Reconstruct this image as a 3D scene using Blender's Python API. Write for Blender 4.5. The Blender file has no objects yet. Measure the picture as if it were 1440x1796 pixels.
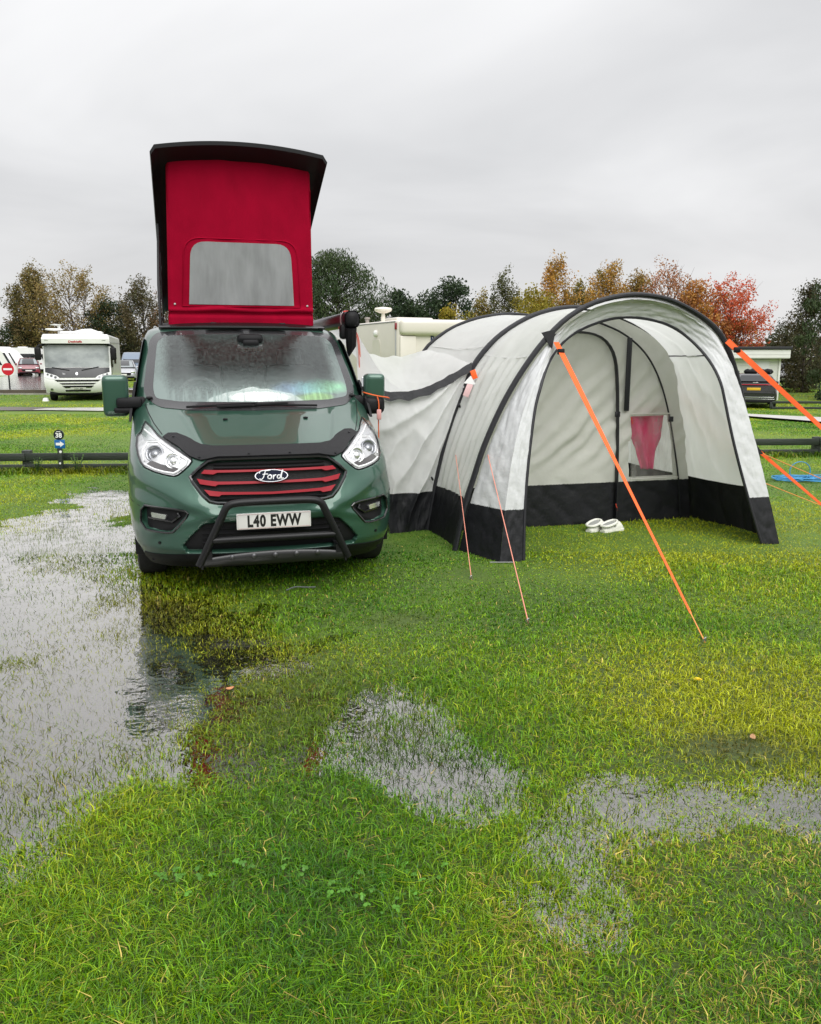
import bpy, bmesh, math, random
import numpy as np
from mathutils import Vector, Matrix
from mathutils.geometry import delaunay_2d_cdt
random.seed(7); rng = np.random.default_rng(7)
S = bpy.context.scene
COL = S.collection
R = math.radians
pi = math.pi

# ------------------------------------------------------------------ camera
cd = bpy.data.cameras.new('camera'); cam = bpy.data.objects.new('camera', cd); COL.objects.link(cam)
cd.sensor_fit = 'VERTICAL'; cd.sensor_height = 24.0; cd.lens = 24.0 * 1440 / 1796
cd.clip_start = 0.05; cd.clip_end = 3000
cam.location = (0, 0, 1.7); cam.rotation_euler = (R(90) - math.atan(273 / 1440), 0, 0)
S.camera = cam

# ------------------------------------------------------------------ sky and sun (overcast, raining)
SUN_EL, SUN_AZ = R(46), R(158)
W = bpy.data.worlds.new('World'); S.world = W; W.use_nodes = True
nt = W.node_tree; nt.nodes.clear()
def wn(t, **k):
    n = nt.nodes.new(t)
    for a, b in k.items(): setattr(n, a, b)
    return n
def wl(a, b): nt.links.new(a, b)
sky = wn('ShaderNodeTexSky', sky_type='NISHITA', sun_disc=False, sun_elevation=SUN_EL, sun_rotation=SUN_AZ)
tc = wn('ShaderNodeTexCoord'); sep = wn('ShaderNodeSeparateXYZ'); wl(tc.outputs['Generated'], sep.inputs[0])
zc = wn('ShaderNodeMath', operation='MAXIMUM'); wl(sep.outputs['Z'], zc.inputs[0]); zc.inputs[1].default_value = 0.0
za = wn('ShaderNodeMath', operation='ADD'); wl(zc.outputs[0], za.inputs[0]); za.inputs[1].default_value = 0.22
dx = wn('ShaderNodeMath', operation='DIVIDE'); wl(sep.outputs['X'], dx.inputs[0]); wl(za.outputs[0], dx.inputs[1])
dy = wn('ShaderNodeMath', operation='DIVIDE'); wl(sep.outputs['Y'], dy.inputs[0]); wl(za.outputs[0], dy.inputs[1])
cmb = wn('ShaderNodeCombineXYZ'); wl(dx.outputs[0], cmb.inputs[0]); wl(dy.outputs[0], cmb.inputs[1])
n1 = wn('ShaderNodeTexNoise'); n1.inputs['Scale'].default_value = 0.95; n1.inputs['Detail'].default_value = 5; n1.inputs['Roughness'].default_value = 0.5; n1.inputs['Distortion'].default_value = 0.4
mp = wn('ShaderNodeMapping'); mp.inputs['Location'].default_value = (4.3, 1.1, 0); mp.inputs['Scale'].default_value = (0.7, 1.0, 1); mp.inputs['Rotation'].default_value = (0, 0, R(25))
wl(cmb.outputs[0], mp.inputs[0]); wl(mp.outputs[0], n1.inputs['Vector'])
rp = wn('ShaderNodeValToRGB'); e = rp.color_ramp.elements
e[0].position = 0.30; e[0].color = (0.345, 0.347, 0.353, 1); e[1].position = 0.68; e[1].color = (0.535, 0.534, 0.537, 1)
wl(n1.outputs['Fac'], rp.inputs[0])
z2 = wn('ShaderNodeMath', operation='MULTIPLY'); wl(zc.outputs[0], z2.inputs[0]); wl(zc.outputs[0], z2.inputs[1])
zm = wn('ShaderNodeMath', operation='MULTIPLY_ADD'); wl(z2.outputs[0], zm.inputs[0]); zm.inputs[1].default_value = 1.5; zm.inputs[2].default_value = 1.0
# the cloud base, paler towards the horizon where more of it is seen end on
hz = wn('ShaderNodeMapRange'); wl(zc.outputs[0], hz.inputs[0]); hz.inputs[1].default_value = 0.0; hz.inputs[2].default_value = 0.22; hz.inputs[3].default_value = 0.85; hz.inputs[4].default_value = 0.0
hm = wn('ShaderNodeMix', data_type='RGBA'); wl(hz.outputs[0], hm.inputs['Factor']); wl(rp.outputs[0], hm.inputs['A']); hm.inputs['B'].default_value = (0.475, 0.469, 0.470, 1)
vm = wn('ShaderNodeVectorMath', operation='SCALE'); wl(hm.outputs['Result'], vm.inputs[0])
z10 = wn('ShaderNodeMath', operation='MULTIPLY'); wl(zm.outputs[0], z10.inputs[0]); z10.inputs[1].default_value = 10.0; wl(z10.outputs[0], vm.inputs['Scale'])
mx = wn('ShaderNodeMix', data_type='RGBA'); mx.inputs['Factor'].default_value = 0.97
wl(sky.outputs[0], mx.inputs['A']); wl(vm.outputs[0], mx.inputs['B'])
bg = wn('ShaderNodeBackground'); bg.inputs['Strength'].default_value = 0.1; wl(mx.outputs['Result'], bg.inputs['Color'])
wo = wn('ShaderNodeOutputWorld'); wl(bg.outputs[0], wo.inputs[0])
ld = bpy.data.lights.new('sun', 'SUN'); ld.energy = 1.5; ld.angle = R(50); ld.color = (1.0, 0.985, 0.96)
sun = bpy.data.objects.new('sun', ld); COL.objects.link(sun)
sun.rotation_euler = Vector((math.sin(SUN_AZ) * math.cos(SUN_EL), math.cos(SUN_AZ) * math.cos(SUN_EL), math.sin(SUN_EL))).to_track_quat('Z', 'Y').to_euler()
S.view_settings.view_transform = 'Standard'; S.view_settings.look = 'None'
S.view_settings.exposure = 0.72; S.view_settings.gamma = 1.0; S.view_settings.use_curve_mapping = False
S.render.engine = 'CYCLES'
S.cycles.max_bounces = 8; S.cycles.transparent_max_bounces = 16; S.cycles.diffuse_bounces = 3; S.cycles.caustics_reflective = False; S.cycles.caustics_refractive = False

# ------------------------------------------------------------------ materials
MATS = {}
def mat(name, base=(.5, .5, .5), rough=.5, metal=0., coat=0., spec=.5, var=0., vscale=8., bump=0., bscale=60., col2=None, trans=0., attr=None, coatr=.05, stretch=None, detail=4, emit=None, sheen=0.):
    if name in MATS: return MATS[name]
    m = bpy.data.materials.new(name); m.use_nodes = True; MATS[name] = m
    t = m.node_tree; N = t.nodes; L = t.links; N.clear()
    out = N.new('ShaderNodeOutputMaterial'); p = N.new('ShaderNodeBsdfPrincipled')
    p.inputs['Roughness'].default_value = rough; p.inputs['Metallic'].default_value = metal
    p.inputs['Coat Weight'].default_value = coat; p.inputs['Coat Roughness'].default_value = coatr
    p.inputs['Specular IOR Level'].default_value = spec
    tcn = N.new('ShaderNodeTexCoord'); vec = tcn.outputs['Object']
    if stretch:
        mpn = N.new('ShaderNodeMapping'); mpn.inputs['Scale'].default_value = stretch; L.new(vec, mpn.inputs[0]); vec = mpn.outputs[0]
    colout = None
    if attr:
        a = N.new('ShaderNodeAttribute'); a.attribute_name = attr; colout = a.outputs['Color']
    else:
        p.inputs['Base Color'].default_value = (*base, 1)
    if var > 0 or col2:
        nz = N.new('ShaderNodeTexNoise'); nz.inputs['Scale'].default_value = vscale; nz.inputs['Detail'].default_value = detail; nz.inputs['Roughness'].default_value = .6
        L.new(vec, nz.inputs['Vector'])
        rm = N.new('ShaderNodeValToRGB'); q = rm.color_ramp.elements
        c2 = col2 or tuple(c * (1 - var) for c in base)
        q[0].position = .35; q[0].color = (*c2, 1); q[1].position = .65; q[1].color = (*base, 1)
        L.new(nz.outputs['Fac'], rm.inputs[0]); colout = rm.outputs[0]
        rr = N.new('ShaderNodeMapRange'); rr.inputs[3].default_value = max(.02, rough * .8); rr.inputs[4].default_value = min(1, rough * 1.25)
        L.new(nz.outputs['Fac'], rr.inputs[0]); L.new(rr.outputs[0], p.inputs['Roughness'])
    if colout: L.new(colout, p.inputs['Base Color'])
    if bump > 0:
        nb = N.new('ShaderNodeTexNoise'); nb.inputs['Scale'].default_value = bscale; nb.inputs['Detail'].default_value = 3
        L.new(vec, nb.inputs['Vector']); b = N.new('ShaderNodeBump'); b.inputs['Strength'].default_value = bump; b.inputs['Distance'].default_value = .02
        L.new(nb.outputs['Fac'], b.inputs['Height']); L.new(b.outputs[0], p.inputs['Normal'])
    if emit:
        p.inputs['Emission Color'].default_value = (*emit[:3], 1); p.inputs['Emission Strength'].default_value = emit[3]
    sh = p.outputs[0]
    if trans > 0:
        tr = N.new('ShaderNodeBsdfTranslucent'); tr.inputs[0].default_value = (*base, 1)
        if colout: L.new(colout, tr.inputs[0])
        ms = N.new('ShaderNodeMixShader'); ms.inputs[0].default_value = trans
        L.new(sh, ms.inputs[1]); L.new(tr.outputs[0], ms.inputs[2]); sh = ms.outputs[0]
    L.new(sh, out.inputs[0])
    return m

def glass(name, tint=(.5, .55, .55), clear=.6, rough=.02, body=(.3, .34, .33), ior=1.5, nscale=6., bump=.0, stretch=(1, 1, 1), lo=.35, hi=.7):
    """a pane: sharp reflections over a thin film (dirt, mist) that lets part of the light through"""
    if name in MATS: return MATS[name]
    m = bpy.data.materials.new(name); m.use_nodes = True; MATS[name] = m
    t = m.node_tree; N = t.nodes; L = t.links; N.clear()
    out = N.new('ShaderNodeOutputMaterial'); tcn = N.new('ShaderNodeTexCoord')
    mpn = N.new('ShaderNodeMapping'); mpn.inputs['Scale'].default_value = stretch; L.new(tcn.outputs['Object'], mpn.inputs[0])
    nz = N.new('ShaderNodeTexNoise'); nz.inputs['Scale'].default_value = nscale; nz.inputs['Detail'].default_value = 6; nz.inputs['Roughness'].default_value = .65
    L.new(mpn.outputs[0], nz.inputs['Vector'])
    mr = N.new('ShaderNodeMapRange'); L.new(nz.outputs['Fac'], mr.inputs[0]); mr.inputs[1].default_value = lo; mr.inputs[2].default_value = hi
    mr.inputs[3].default_value = max(0, clear - .3); mr.inputs[4].default_value = min(1, clear + .15)
    tp = N.new('ShaderNodeBsdfTransparent'); tp.inputs[0].default_value = (*tint, 1)
    df = N.new('ShaderNodeBsdfDiffuse'); df.inputs[0].default_value = (*body, 1)
    tl = N.new('ShaderNodeBsdfTranslucent'); tl.inputs[0].default_value = (*body, 1)
    m0 = N.new('ShaderNodeMixShader'); m0.inputs[0].default_value = .35; L.new(df.outputs[0], m0.inputs[1]); L.new(tl.outputs[0], m0.inputs[2])
    m1 = N.new('ShaderNodeMixShader'); L.new(mr.outputs[0], m1.inputs[0]); L.new(m0.outputs[0], m1.inputs[1]); L.new(tp.outputs[0], m1.inputs[2])
    gl = N.new('ShaderNodeBsdfGlossy'); gl.inputs['Roughness'].default_value = rough
    fr = N.new('ShaderNodeFresnel'); fr.inputs[0].default_value = ior
    if bump:
        nb = N.new('ShaderNodeTexNoise'); nb.inputs['Scale'].default_value = 140; L.new(tcn.outputs['Object'], nb.inputs['Vector'])
        b = N.new('ShaderNodeBump'); b.inputs['Strength'].default_value = bump; b.inputs['Distance'].default_value = .004; L.new(nb.outputs['Fac'], b.inputs['Height']); L.new(b.outputs[0], gl.inputs['Normal'])
    m2 = N.new('ShaderNodeMixShader'); L.new(fr.outputs[0], m2.inputs[0]); L.new(m1.outputs[0], m2.inputs[1]); L.new(gl.outputs[0], m2.inputs[2])
    ge = N.new('ShaderNodeNewGeometry'); tb = N.new('ShaderNodeBsdfTransparent'); m3 = N.new('ShaderNodeMixShader')     # the pane has two faces: its film counts once
    L.new(ge.outputs['Backfacing'], m3.inputs[0]); L.new(m2.outputs[0], m3.inputs[1]); L.new(tb.outputs[0], m3.inputs[2])
    L.new(m3.outputs[0], out.inputs[0]); return m

# ------------------------------------------------------------------ mesh helpers
def mesh(name, V, F, m, parent=None, smooth=True, col=None, autos=None):
    me = bpy.data.meshes.new(name); V = np.asarray(V, dtype=np.float32).reshape(-1, 3)
    if isinstance(F, np.ndarray):
        n, k = F.shape
        me.vertices.add(len(V)); me.vertices.foreach_set('co', V.ravel())
        me.loops.add(n * k); me.loops.foreach_set('vertex_index', F.astype(np.int32).ravel())
        me.polygons.add(n); me.polygons.foreach_set('loop_start', np.arange(0, n * k, k, dtype=np.int32))
        me.update(calc_edges=True)
    else:
        me.from_pydata(V.tolist(), [], F)
    if smooth: me.polygons.foreach_set('use_smooth', np.ones(len(me.polygons), bool))
    if col is not None:
        a = me.color_attributes.new('col', 'FLOAT_COLOR', 'POINT'); c = np.ones((len(V), 4), np.float32); c[:, :3] = col; a.data.foreach_set('color', c.ravel())
    if autos is not None: me.set_sharp_from_angle(angle=R(autos))
    me.materials.append(m); me.validate(); me.update()
    o = bpy.data.objects.new(name, me); COL.objects.link(o)
    if parent: o.parent = parent
    return o
def empty(name, loc=(0, 0, 0), rz=0., label=None, cat=None, group=None):
    o = bpy.data.objects.new(name, None); o.empty_display_size = .2; COL.objects.link(o); o.location = loc; o.rotation_euler = (0, 0, rz)
    tag(o, label, cat, group); return o
def tag(o, label=None, cat=None, group=None, kind=None):
    for k, v in (('label', label), ('category', cat), ('group', group), ('kind', kind)):
        if v: o[k] = v
    return o
class MB:
    def __init__(s): s.V = []; s.F = []
    def add(s, V, F):
        n = len(s.V); s.V += [tuple(map(float, v)) for v in V]; s.F += [tuple(i + n for i in f) for f in F]; return s
    def box(s, c, d, rot=None):
        x, y, z = d[0] / 2, d[1] / 2, d[2] / 2
        P = [Vector((a * x, b * y, e * z)) for a in (-1, 1) for b in (-1, 1) for e in (-1, 1)]
        if rot is not None: P = [rot @ p for p in P]
        return s.add([p + Vector(c) for p in P], [(0, 1, 3, 2), (4, 6, 7, 5), (0, 4, 5, 1), (2, 3, 7, 6), (0, 2, 6, 4), (1, 5, 7, 3)])
    def bbox(s, c, d, bev=.02, seg=2, rot=None):
        bm = bmesh.new(); bmesh.ops.create_cube(bm, size=1)
        for v in bm.verts: v.co = Vector((v.co.x * d[0], v.co.y * d[1], v.co.z * d[2]))
        bmesh.ops.bevel(bm, geom=list(bm.edges), offset=bev, segments=seg, affect='EDGES', profile=.5)
        if rot is not None:
            for v in bm.verts: v.co = rot @ v.co
        bm.verts.index_update(); s.add([v.co + Vector(c) for v in bm.verts], [[v.index for v in f.verts] for f in bm.faces]); bm.free(); return s
    def tube(s, pts, r, n=8, closed=False, flat=None):
        pts = [Vector(p) for p in pts]; k = len(pts); rs = r if hasattr(r, '__len__') else [r] * k
        base = len(s.V); up = None; rings = []
        for i, p in enumerate(pts):
            a = pts[i - 1] if (i or closed) else p; b = pts[(i + 1) % k] if (i < k - 1 or closed) else p
            t = (b - a).normalized()
            if up is None:
                up = Vector((0, 0, 1)) if abs(t.z) < .9 else Vector((1, 0, 0))
            u = (up - t * up.dot(t)).normalized(); w = t.cross(u); up = u
            ring = []
            for j in range(n):
                th = 2 * pi * j / n; f = flat or 1.
                ring.append(p + u * (math.cos(th) * rs[i] * f) + w * (math.sin(th) * rs[i]))
            rings.append(ring)
        V = [v for q in rings for v in q]; F = []
        for i in range(k if closed else k - 1):
            for j in range(n):
                a = i * n + j; b = i * n + (j + 1) % n; c = ((i + 1) % k) * n
                F.append((a, b, c + (j + 1) % n, c + j))
        if not closed: F.append(tuple(range(n - 1, -1, -1))); F.append(tuple((k - 1) * n + j for j in range(n)))
        return s.add(V, F)
    def lathe(s, prof, c, axis='z', n=20):
        V = []; F = []
        for (r, h) in prof:
            for j in range(n):
                t = 2 * pi * j / n; x, y = r * math.cos(t), r * math.sin(t)
                V.append({'z': (x, y, h), 'x': (h, x, y), 'y': (x, h, -y)}[axis])
        for i in range(len(prof) - 1):
            for j in range(n): F.append((i * n + j, i * n + (j + 1) % n, (i + 1) * n + (j + 1) % n, (i + 1) * n + j))
        F.append(tuple(range(n - 1, -1, -1))); F.append(tuple((len(prof) - 1) * n + j for j in range(n)))
        return s.add([(v[0] + c[0], v[1] + c[1], v[2] + c[2]) for v in V], F)
    def prism(s, poly, fn, d0, d1):
        """poly of 2D points, fn(u, v, d) -> 3D, between depths d0 and d1"""
        n = len(poly); V = [fn(u, v, d0) for u, v in poly] + [fn(u, v, d1) for u, v in poly]
        return s.add(V, [tuple(range(n)), tuple(range(2 * n - 1, n - 1, -1))] + [(i, i + n, (i + 1) % n + n, (i + 1) % n) for i in range(n)])
    def out(s, name, m, parent=None, smooth=False, autos=40):
        o = mesh(name, s.V, s.F, m, parent, True, None, autos)
        bm = bmesh.new(); bm.from_mesh(o.data); bmesh.ops.recalc_face_normals(bm, faces=bm.faces); bm.to_mesh(o.data); bm.free()
        return o
def front(u, v, d): return (u, d, v)          # a panel on a front that faces -y
def side(u, v, d): return (d, u, v)
def grid(nu, nv):
    i = np.arange(nu - 1)[:, None]; j = np.arange(nv - 1)[None, :]
    a = (i * nv + j).ravel(); return np.stack([a, a + nv, a + nv + 1, a + 1], 1)
def rounded(pts, r=.02, seg=4):
    out = []; n = len(pts); rs = r if hasattr(r, '__len__') else [r] * n
    for i in range(n):
        p = Vector(pts[i]); a = Vector(pts[i - 1]); b = Vector(pts[(i + 1) % n]); q = rs[i]
        if q <= 0: out.append(tuple(p)); continue
        d1 = (a - p); d2 = (b - p); t = min(q, d1.length * .45, d2.length * .45); p1 = p + d1.normalized() * t; p2 = p + d2.normalized() * t
        for k in range(seg + 1):
            s = k / seg; out.append(tuple(p1.lerp(p, s).lerp(p.lerp(p2, s), s)))
    return out
def text_mesh(name, body, size, m, parent, fn, xs=1., bold=0., depth=.001, align='CENTER', shear=0., space=1.):
    cu = bpy.data.curves.new(name, 'FONT'); cu.body = body; cu.size = size; cu.align_x = align; cu.align_y = 'CENTER'; cu.offset = bold; cu.extrude = depth; cu.shear = shear; cu.space_character = space; cu.resolution_u = 3
    o = bpy.data.objects.new('tmp', cu); COL.objects.link(o)
    me = bpy.data.meshes.new_from_object(o.evaluated_get(bpy.context.evaluated_depsgraph_get()))
    bpy.data.objects.remove(o)
    V = [fn(v.co.x * xs, v.co.y, -v.co.z) for v in me.vertices]; F = [list(p.vertices) for p in me.polygons]
    return mesh(name, V, F, m, parent, False)
def sdf(P, poly):
    """signed distance (negative inside) of points (N,2) to a polygon"""
    P = np.asarray(P, float); A = np.asarray(poly, float); B = np.roll(A, -1, 0); d = np.full(len(P), 1e9); ins = np.zeros(len(P), bool)
    for a, b in zip(A, B):
        e = b - a; w = P - a; t = np.clip((w @ e) / (e @ e + 1e-12), 0, 1); q = w - t[:, None] * e; d = np.minimum(d, (q ** 2).sum(1))
        c = ((a[1] > P[:, 1]) != (b[1] > P[:, 1])); xx = (b[0] - a[0]) * (P[:, 1] - a[1]) / (b[1] - a[1] + 1e-12) + a[0]; ins ^= c & (P[:, 0] < xx)
    d = np.sqrt(d); return np.where(ins, -d, d)
def sstep(a, b, x):
    t = np.clip((x - a) / (b - a), 0, 1); return t * t * (3 - 2 * t)
_perm = rng.random(65536).astype(np.float32)
def vnoise(x, y, z=0.):
    x, y, z = np.broadcast_arrays(np.asarray(x, float), np.asarray(y, float), np.asarray(z, float))
    xi, yi, zi = np.floor(x).astype(np.int64), np.floor(y).astype(np.int64), np.floor(z).astype(np.int64)
    u, v, w = x - xi, y - yi, z - zi; u = u * u * (3 - 2 * u); v = v * v * (3 - 2 * v); w = w * w * (3 - 2 * w)
    h = lambda i, j, k: _perm[(i * 7919 + j * 104729 + k * 1299709) % 65536]
    r = 0
    for a in (0, 1):
        for b in (0, 1):
            for c in (0, 1):
                r = r + h(xi + a, yi + b, zi + c) * (u if a else 1 - u) * (v if b else 1 - v) * (w if c else 1 - w)
    return r
def fbm(x, y, z=0., o=3):
    r = 0; a = .5
    for i in range(o): r = r + a * (vnoise(x * 2 ** i + 17.3 * i, y * 2 ** i, z * 2 ** i) - .5); a *= .5
    return r * 2
def resample(pts, n):
    P = np.asarray(pts, float); d = np.r_[0, np.cumsum(np.linalg.norm(np.diff(P, axis=0), axis=1))]; t = np.linspace(0, d[-1], n)
    return np.stack([np.interp(t, d, P[:, i]) for i in range(P.shape[1])], 1)
def smooth_curve(pts, n, it=2):
    """Chaikin-smoothed polyline through about the given points, resampled to n"""
    P = np.asarray(pts, float)
    for _ in range(it):
        Q = np.empty((2 * len(P) - 2, P.shape[1])); Q[0::2] = .75 * P[:-1] + .25 * P[1:]; Q[1::2] = .25 * P[:-1] + .75 * P[1:]; P = np.vstack([P[:1], Q, P[-1:]])
    return resample(P, n)

# shared materials
BLACKP = mat('black plastic', (.008, .008, .009), .5, spec=.22, bump=.1, bscale=300)
BLACKM = mat('matt black coating', (.009, .009, .010), .4, spec=.3)
RUBBER = mat('tyre rubber', (.012, .012, .012), .75, bump=.2, bscale=80)
CHROME = mat('chrome', (.75, .76, .77), .12, metal=1.)
WHITEP = mat('white gelcoat', (.87, .87, .86), .3, coat=.4, var=.06, vscale=2)
DARKGLASS = mat('dark glass', (.012, .014, .016), .04, spec=.7)
LAMP = mat('lamp reflector', (.78, .79, .8), .18, metal=.85)
CLEAR = glass('clear lens', (1, 1, 1), .97, .02, (.7, .72, .72), 1.45, lo=0, hi=.2)
# ================================================================== GROUND, WATER, ROADS
PUD_A = [(-7.5, 6.2), (-4.6, 6.9), (-3.95, 7.9), (-3.92, 9.25), (-4.16, 10.38), (-3.55, 10.2), (-2.9, 8.2), (-2.21, 6.6), (-1.84, 5.94), (-1.39, 4.95), (-.99, 4.51), (-.6, 4.09), (-.33, 3.67), (-.2, 3.27), (-.37, 3.08), (-.67, 2.95), (-.9, 2.83), (-1.06, 2.68), (-1.27, 2.58), (-1.6, 2.5), (-4.5, 2.4)]
PUD_B = [(-.29, 3.98), (-.09, 4.01), (.11, 3.84), (.41, 3.43), (.56, 3.08), (.48, 2.87), (.3, 2.79), (.13, 2.87), (-.05, 2.99), (-.2, 3.27), (-.32, 3.61)]
PUD_C = [(.56, 3.13), (.88, 3.27), (1.13, 3.13), (1.36, 2.99), (1.9, 3.0), (2.3, 2.75), (1.53, 2.68), (1.19, 2.68), (.95, 2.58), (.7, 2.39), (.44, 2.18), (.43, 2.28), (.49, 2.45), (.36, 2.58), (.34, 2.79)]
def slope(x, y):
    return -.60 * sstep(4, 14, x) * sstep(17, 36, y)
def depth_field(x, y):
    """how far the turf lies under the level of the standing water (m); negative: above it"""
    P = np.stack([np.ravel(x), np.ravel(y)], 1); sh = np.shape(x)
    w = .30 * fbm(P[:, 0] * 1.3, P[:, 1] * 1.3, 3., 3)
    f = lambda poly, d, soft: d * sstep(soft, -soft, sdf(P, poly) + w)
    f2 = lambda poly, d, o, i: d * sstep(o, i, sdf(P, poly) + w)
    b = np.maximum(np.maximum(f2(PUD_A, .050, .70, -.9), f2(PUD_B, .036, .30, -.22)), f(PUD_C, .023, .26))
    wet = .015 * np.exp(-(((P[:, 0] + .95) / .9) ** 2 + ((P[:, 1] - 4.9) / .9) ** 2)) + .010 * np.exp(-(((P[:, 0] + .7) / .7) ** 2 + ((P[:, 1] - 2.35) / .25) ** 2)) + .007 * np.exp(-(((P[:, 0] - .55) / .5) ** 2 + ((P[:, 1] - 2.1) / .3) ** 2))
    tuft = .018 * np.exp(-(((P[:, 0] + .23) / .30) ** 2 + ((P[:, 1] - 2.93) / .16) ** 2)) + .018 * np.exp(-(((P[:, 0] - 1.0) / .25) ** 2 + ((P[:, 1] - 2.45) / .14) ** 2))
    tuft = tuft + .023 * np.exp(-(((P[:, 0] + .80) / .52) ** 2 + ((P[:, 1] - 3.75) / .62) ** 2)) + .016 * np.exp(-(((P[:, 0] + 1.0) / .35) ** 2 + ((P[:, 1] - 2.95) / .25) ** 2)) + .016 * np.exp(-(((P[:, 0] + 2.2) / .30) ** 2 + ((P[:, 1] - 4.6) / .5) ** 2))
    n = .0125 * fbm(P[:, 0] * 2.6, P[:, 1] * 2.6, 1., 3) + .0085 * fbm(P[:, 0] * 9, P[:, 1] * 9, 7., 2)
    return (b + wet - tuft - .0135 + n * (1 + .25 * (b > .02))).reshape(sh)
def axis(lo, hi, step, end, k):
    a = list(np.arange(lo, hi, step)); s = step; 
    while a[-1] < end: s *= k; a.append(a[-1] + s)
    return a
ys = np.array([-40, -12, -4, 0] + axis(1.2, 11.5, .055, 900, 1.09)); xr = axis(0, 3.2, .055, 700, 1.07); xs = np.array([-v for v in xr[:0:-1]] + xr)
gx, gy = np.meshgrid(xs, ys, indexing='ij'); gzv = -depth_field(gx, gy) + slope(gx, gy)
far = sstep(11, 14, gy); gzv = gzv * (1 - far) + (slope(gx, gy) + .02 + .02 * fbm(gx * .3, gy * .3, 2.)) * far
TURF = mat('wet turf', (.100, .180, .012), .75, col2=(.058, .112, .009), vscale=1.4, detail=10, bump=.5, bscale=40)
def turf_mat():
    t = TURF.node_tree; N = t.nodes; L = t.links; p = [n for n in N if n.type == 'BSDF_PRINCIPLED'][0]; rm = [n for n in N if n.type == 'VALTORGB'][0]
    # bare, muddy soil where water stands: the height of the sheet itself tells where
    tcn = N.new('ShaderNodeTexCoord'); sp = N.new('ShaderNodeSeparateXYZ'); L.new(tcn.outputs['Object'], sp.inputs[0])
    mr = N.new('ShaderNodeMapRange'); L.new(sp.outputs['Z'], mr.inputs[0]); mr.inputs[1].default_value = -.008; mr.inputs[2].default_value = -.036; mr.inputs[3].default_value = 0; mr.inputs[4].default_value = .85
    yr = N.new('ShaderNodeMapRange'); L.new(sp.outputs['Y'], yr.inputs[0]); yr.inputs[1].default_value = 11.5; yr.inputs[2].default_value = 13.5; yr.inputs[3].default_value = 1; yr.inputs[4].default_value = 0
    mu = N.new('ShaderNodeMath'); mu.operation = 'MULTIPLY'; L.new(mr.outputs[0], mu.inputs[0]); L.new(yr.outputs[0], mu.inputs[1])
    mx_ = N.new('ShaderNodeMix'); mx_.data_type = 'RGBA'; L.new(mu.outputs[0], mx_.inputs['Factor']); L.new(rm.outputs[0], mx_.inputs['A']); mx_.inputs['B'].default_value = (.095, .080, .045, 1)
    # large pale and lush patches of the far lawns
    nz = N.new('ShaderNodeTexNoise'); nz.inputs['Scale'].default_value = .35; nz.inputs['Detail'].default_value = 6; L.new(tcn.outputs['Object'], nz.inputs['Vector'])
    r2 = N.new('ShaderNodeMapRange'); L.new(nz.outputs['Fac'], r2.inputs[0]); r2.inputs[1].default_value = .35; r2.inputs[2].default_value = .7; r2.inputs[3].default_value = 0; r2.inputs[4].default_value = .6
    y2 = N.new('ShaderNodeMapRange'); L.new(sp.outputs['Y'], y2.inputs[0]); y2.inputs[1].default_value = 9; y2.inputs[2].default_value = 16; y2.inputs[3].default_value = 0; y2.inputs[4].default_value = 1
    m3 = N.new('ShaderNodeMath'); m3.operation = 'MULTIPLY'; L.new(r2.outputs[0], m3.inputs[0]); L.new(y2.outputs[0], m3.inputs[1])
    mx2 = N.new('ShaderNodeMix'); mx2.data_type = 'RGBA'; L.new(m3.outputs[0], mx2.inputs['Factor']); L.new(mx_.outputs['Result'], mx2.inputs['A']); mx2.inputs['B'].default_value = (.165, .245, .013, 1)
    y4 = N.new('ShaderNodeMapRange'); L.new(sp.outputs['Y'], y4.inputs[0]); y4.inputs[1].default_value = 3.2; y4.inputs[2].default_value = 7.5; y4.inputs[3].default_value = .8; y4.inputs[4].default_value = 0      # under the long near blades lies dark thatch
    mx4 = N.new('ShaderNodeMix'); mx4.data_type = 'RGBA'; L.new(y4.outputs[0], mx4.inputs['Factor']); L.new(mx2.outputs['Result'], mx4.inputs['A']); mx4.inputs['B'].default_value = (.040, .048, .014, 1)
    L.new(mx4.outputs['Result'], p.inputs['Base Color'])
turf_mat()
V = np.stack([gx, gy, gzv], -1).reshape(-1, 3)
tag(mesh('ground', V, grid(len(xs), len(ys)), TURF), kind='structure')
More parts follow.
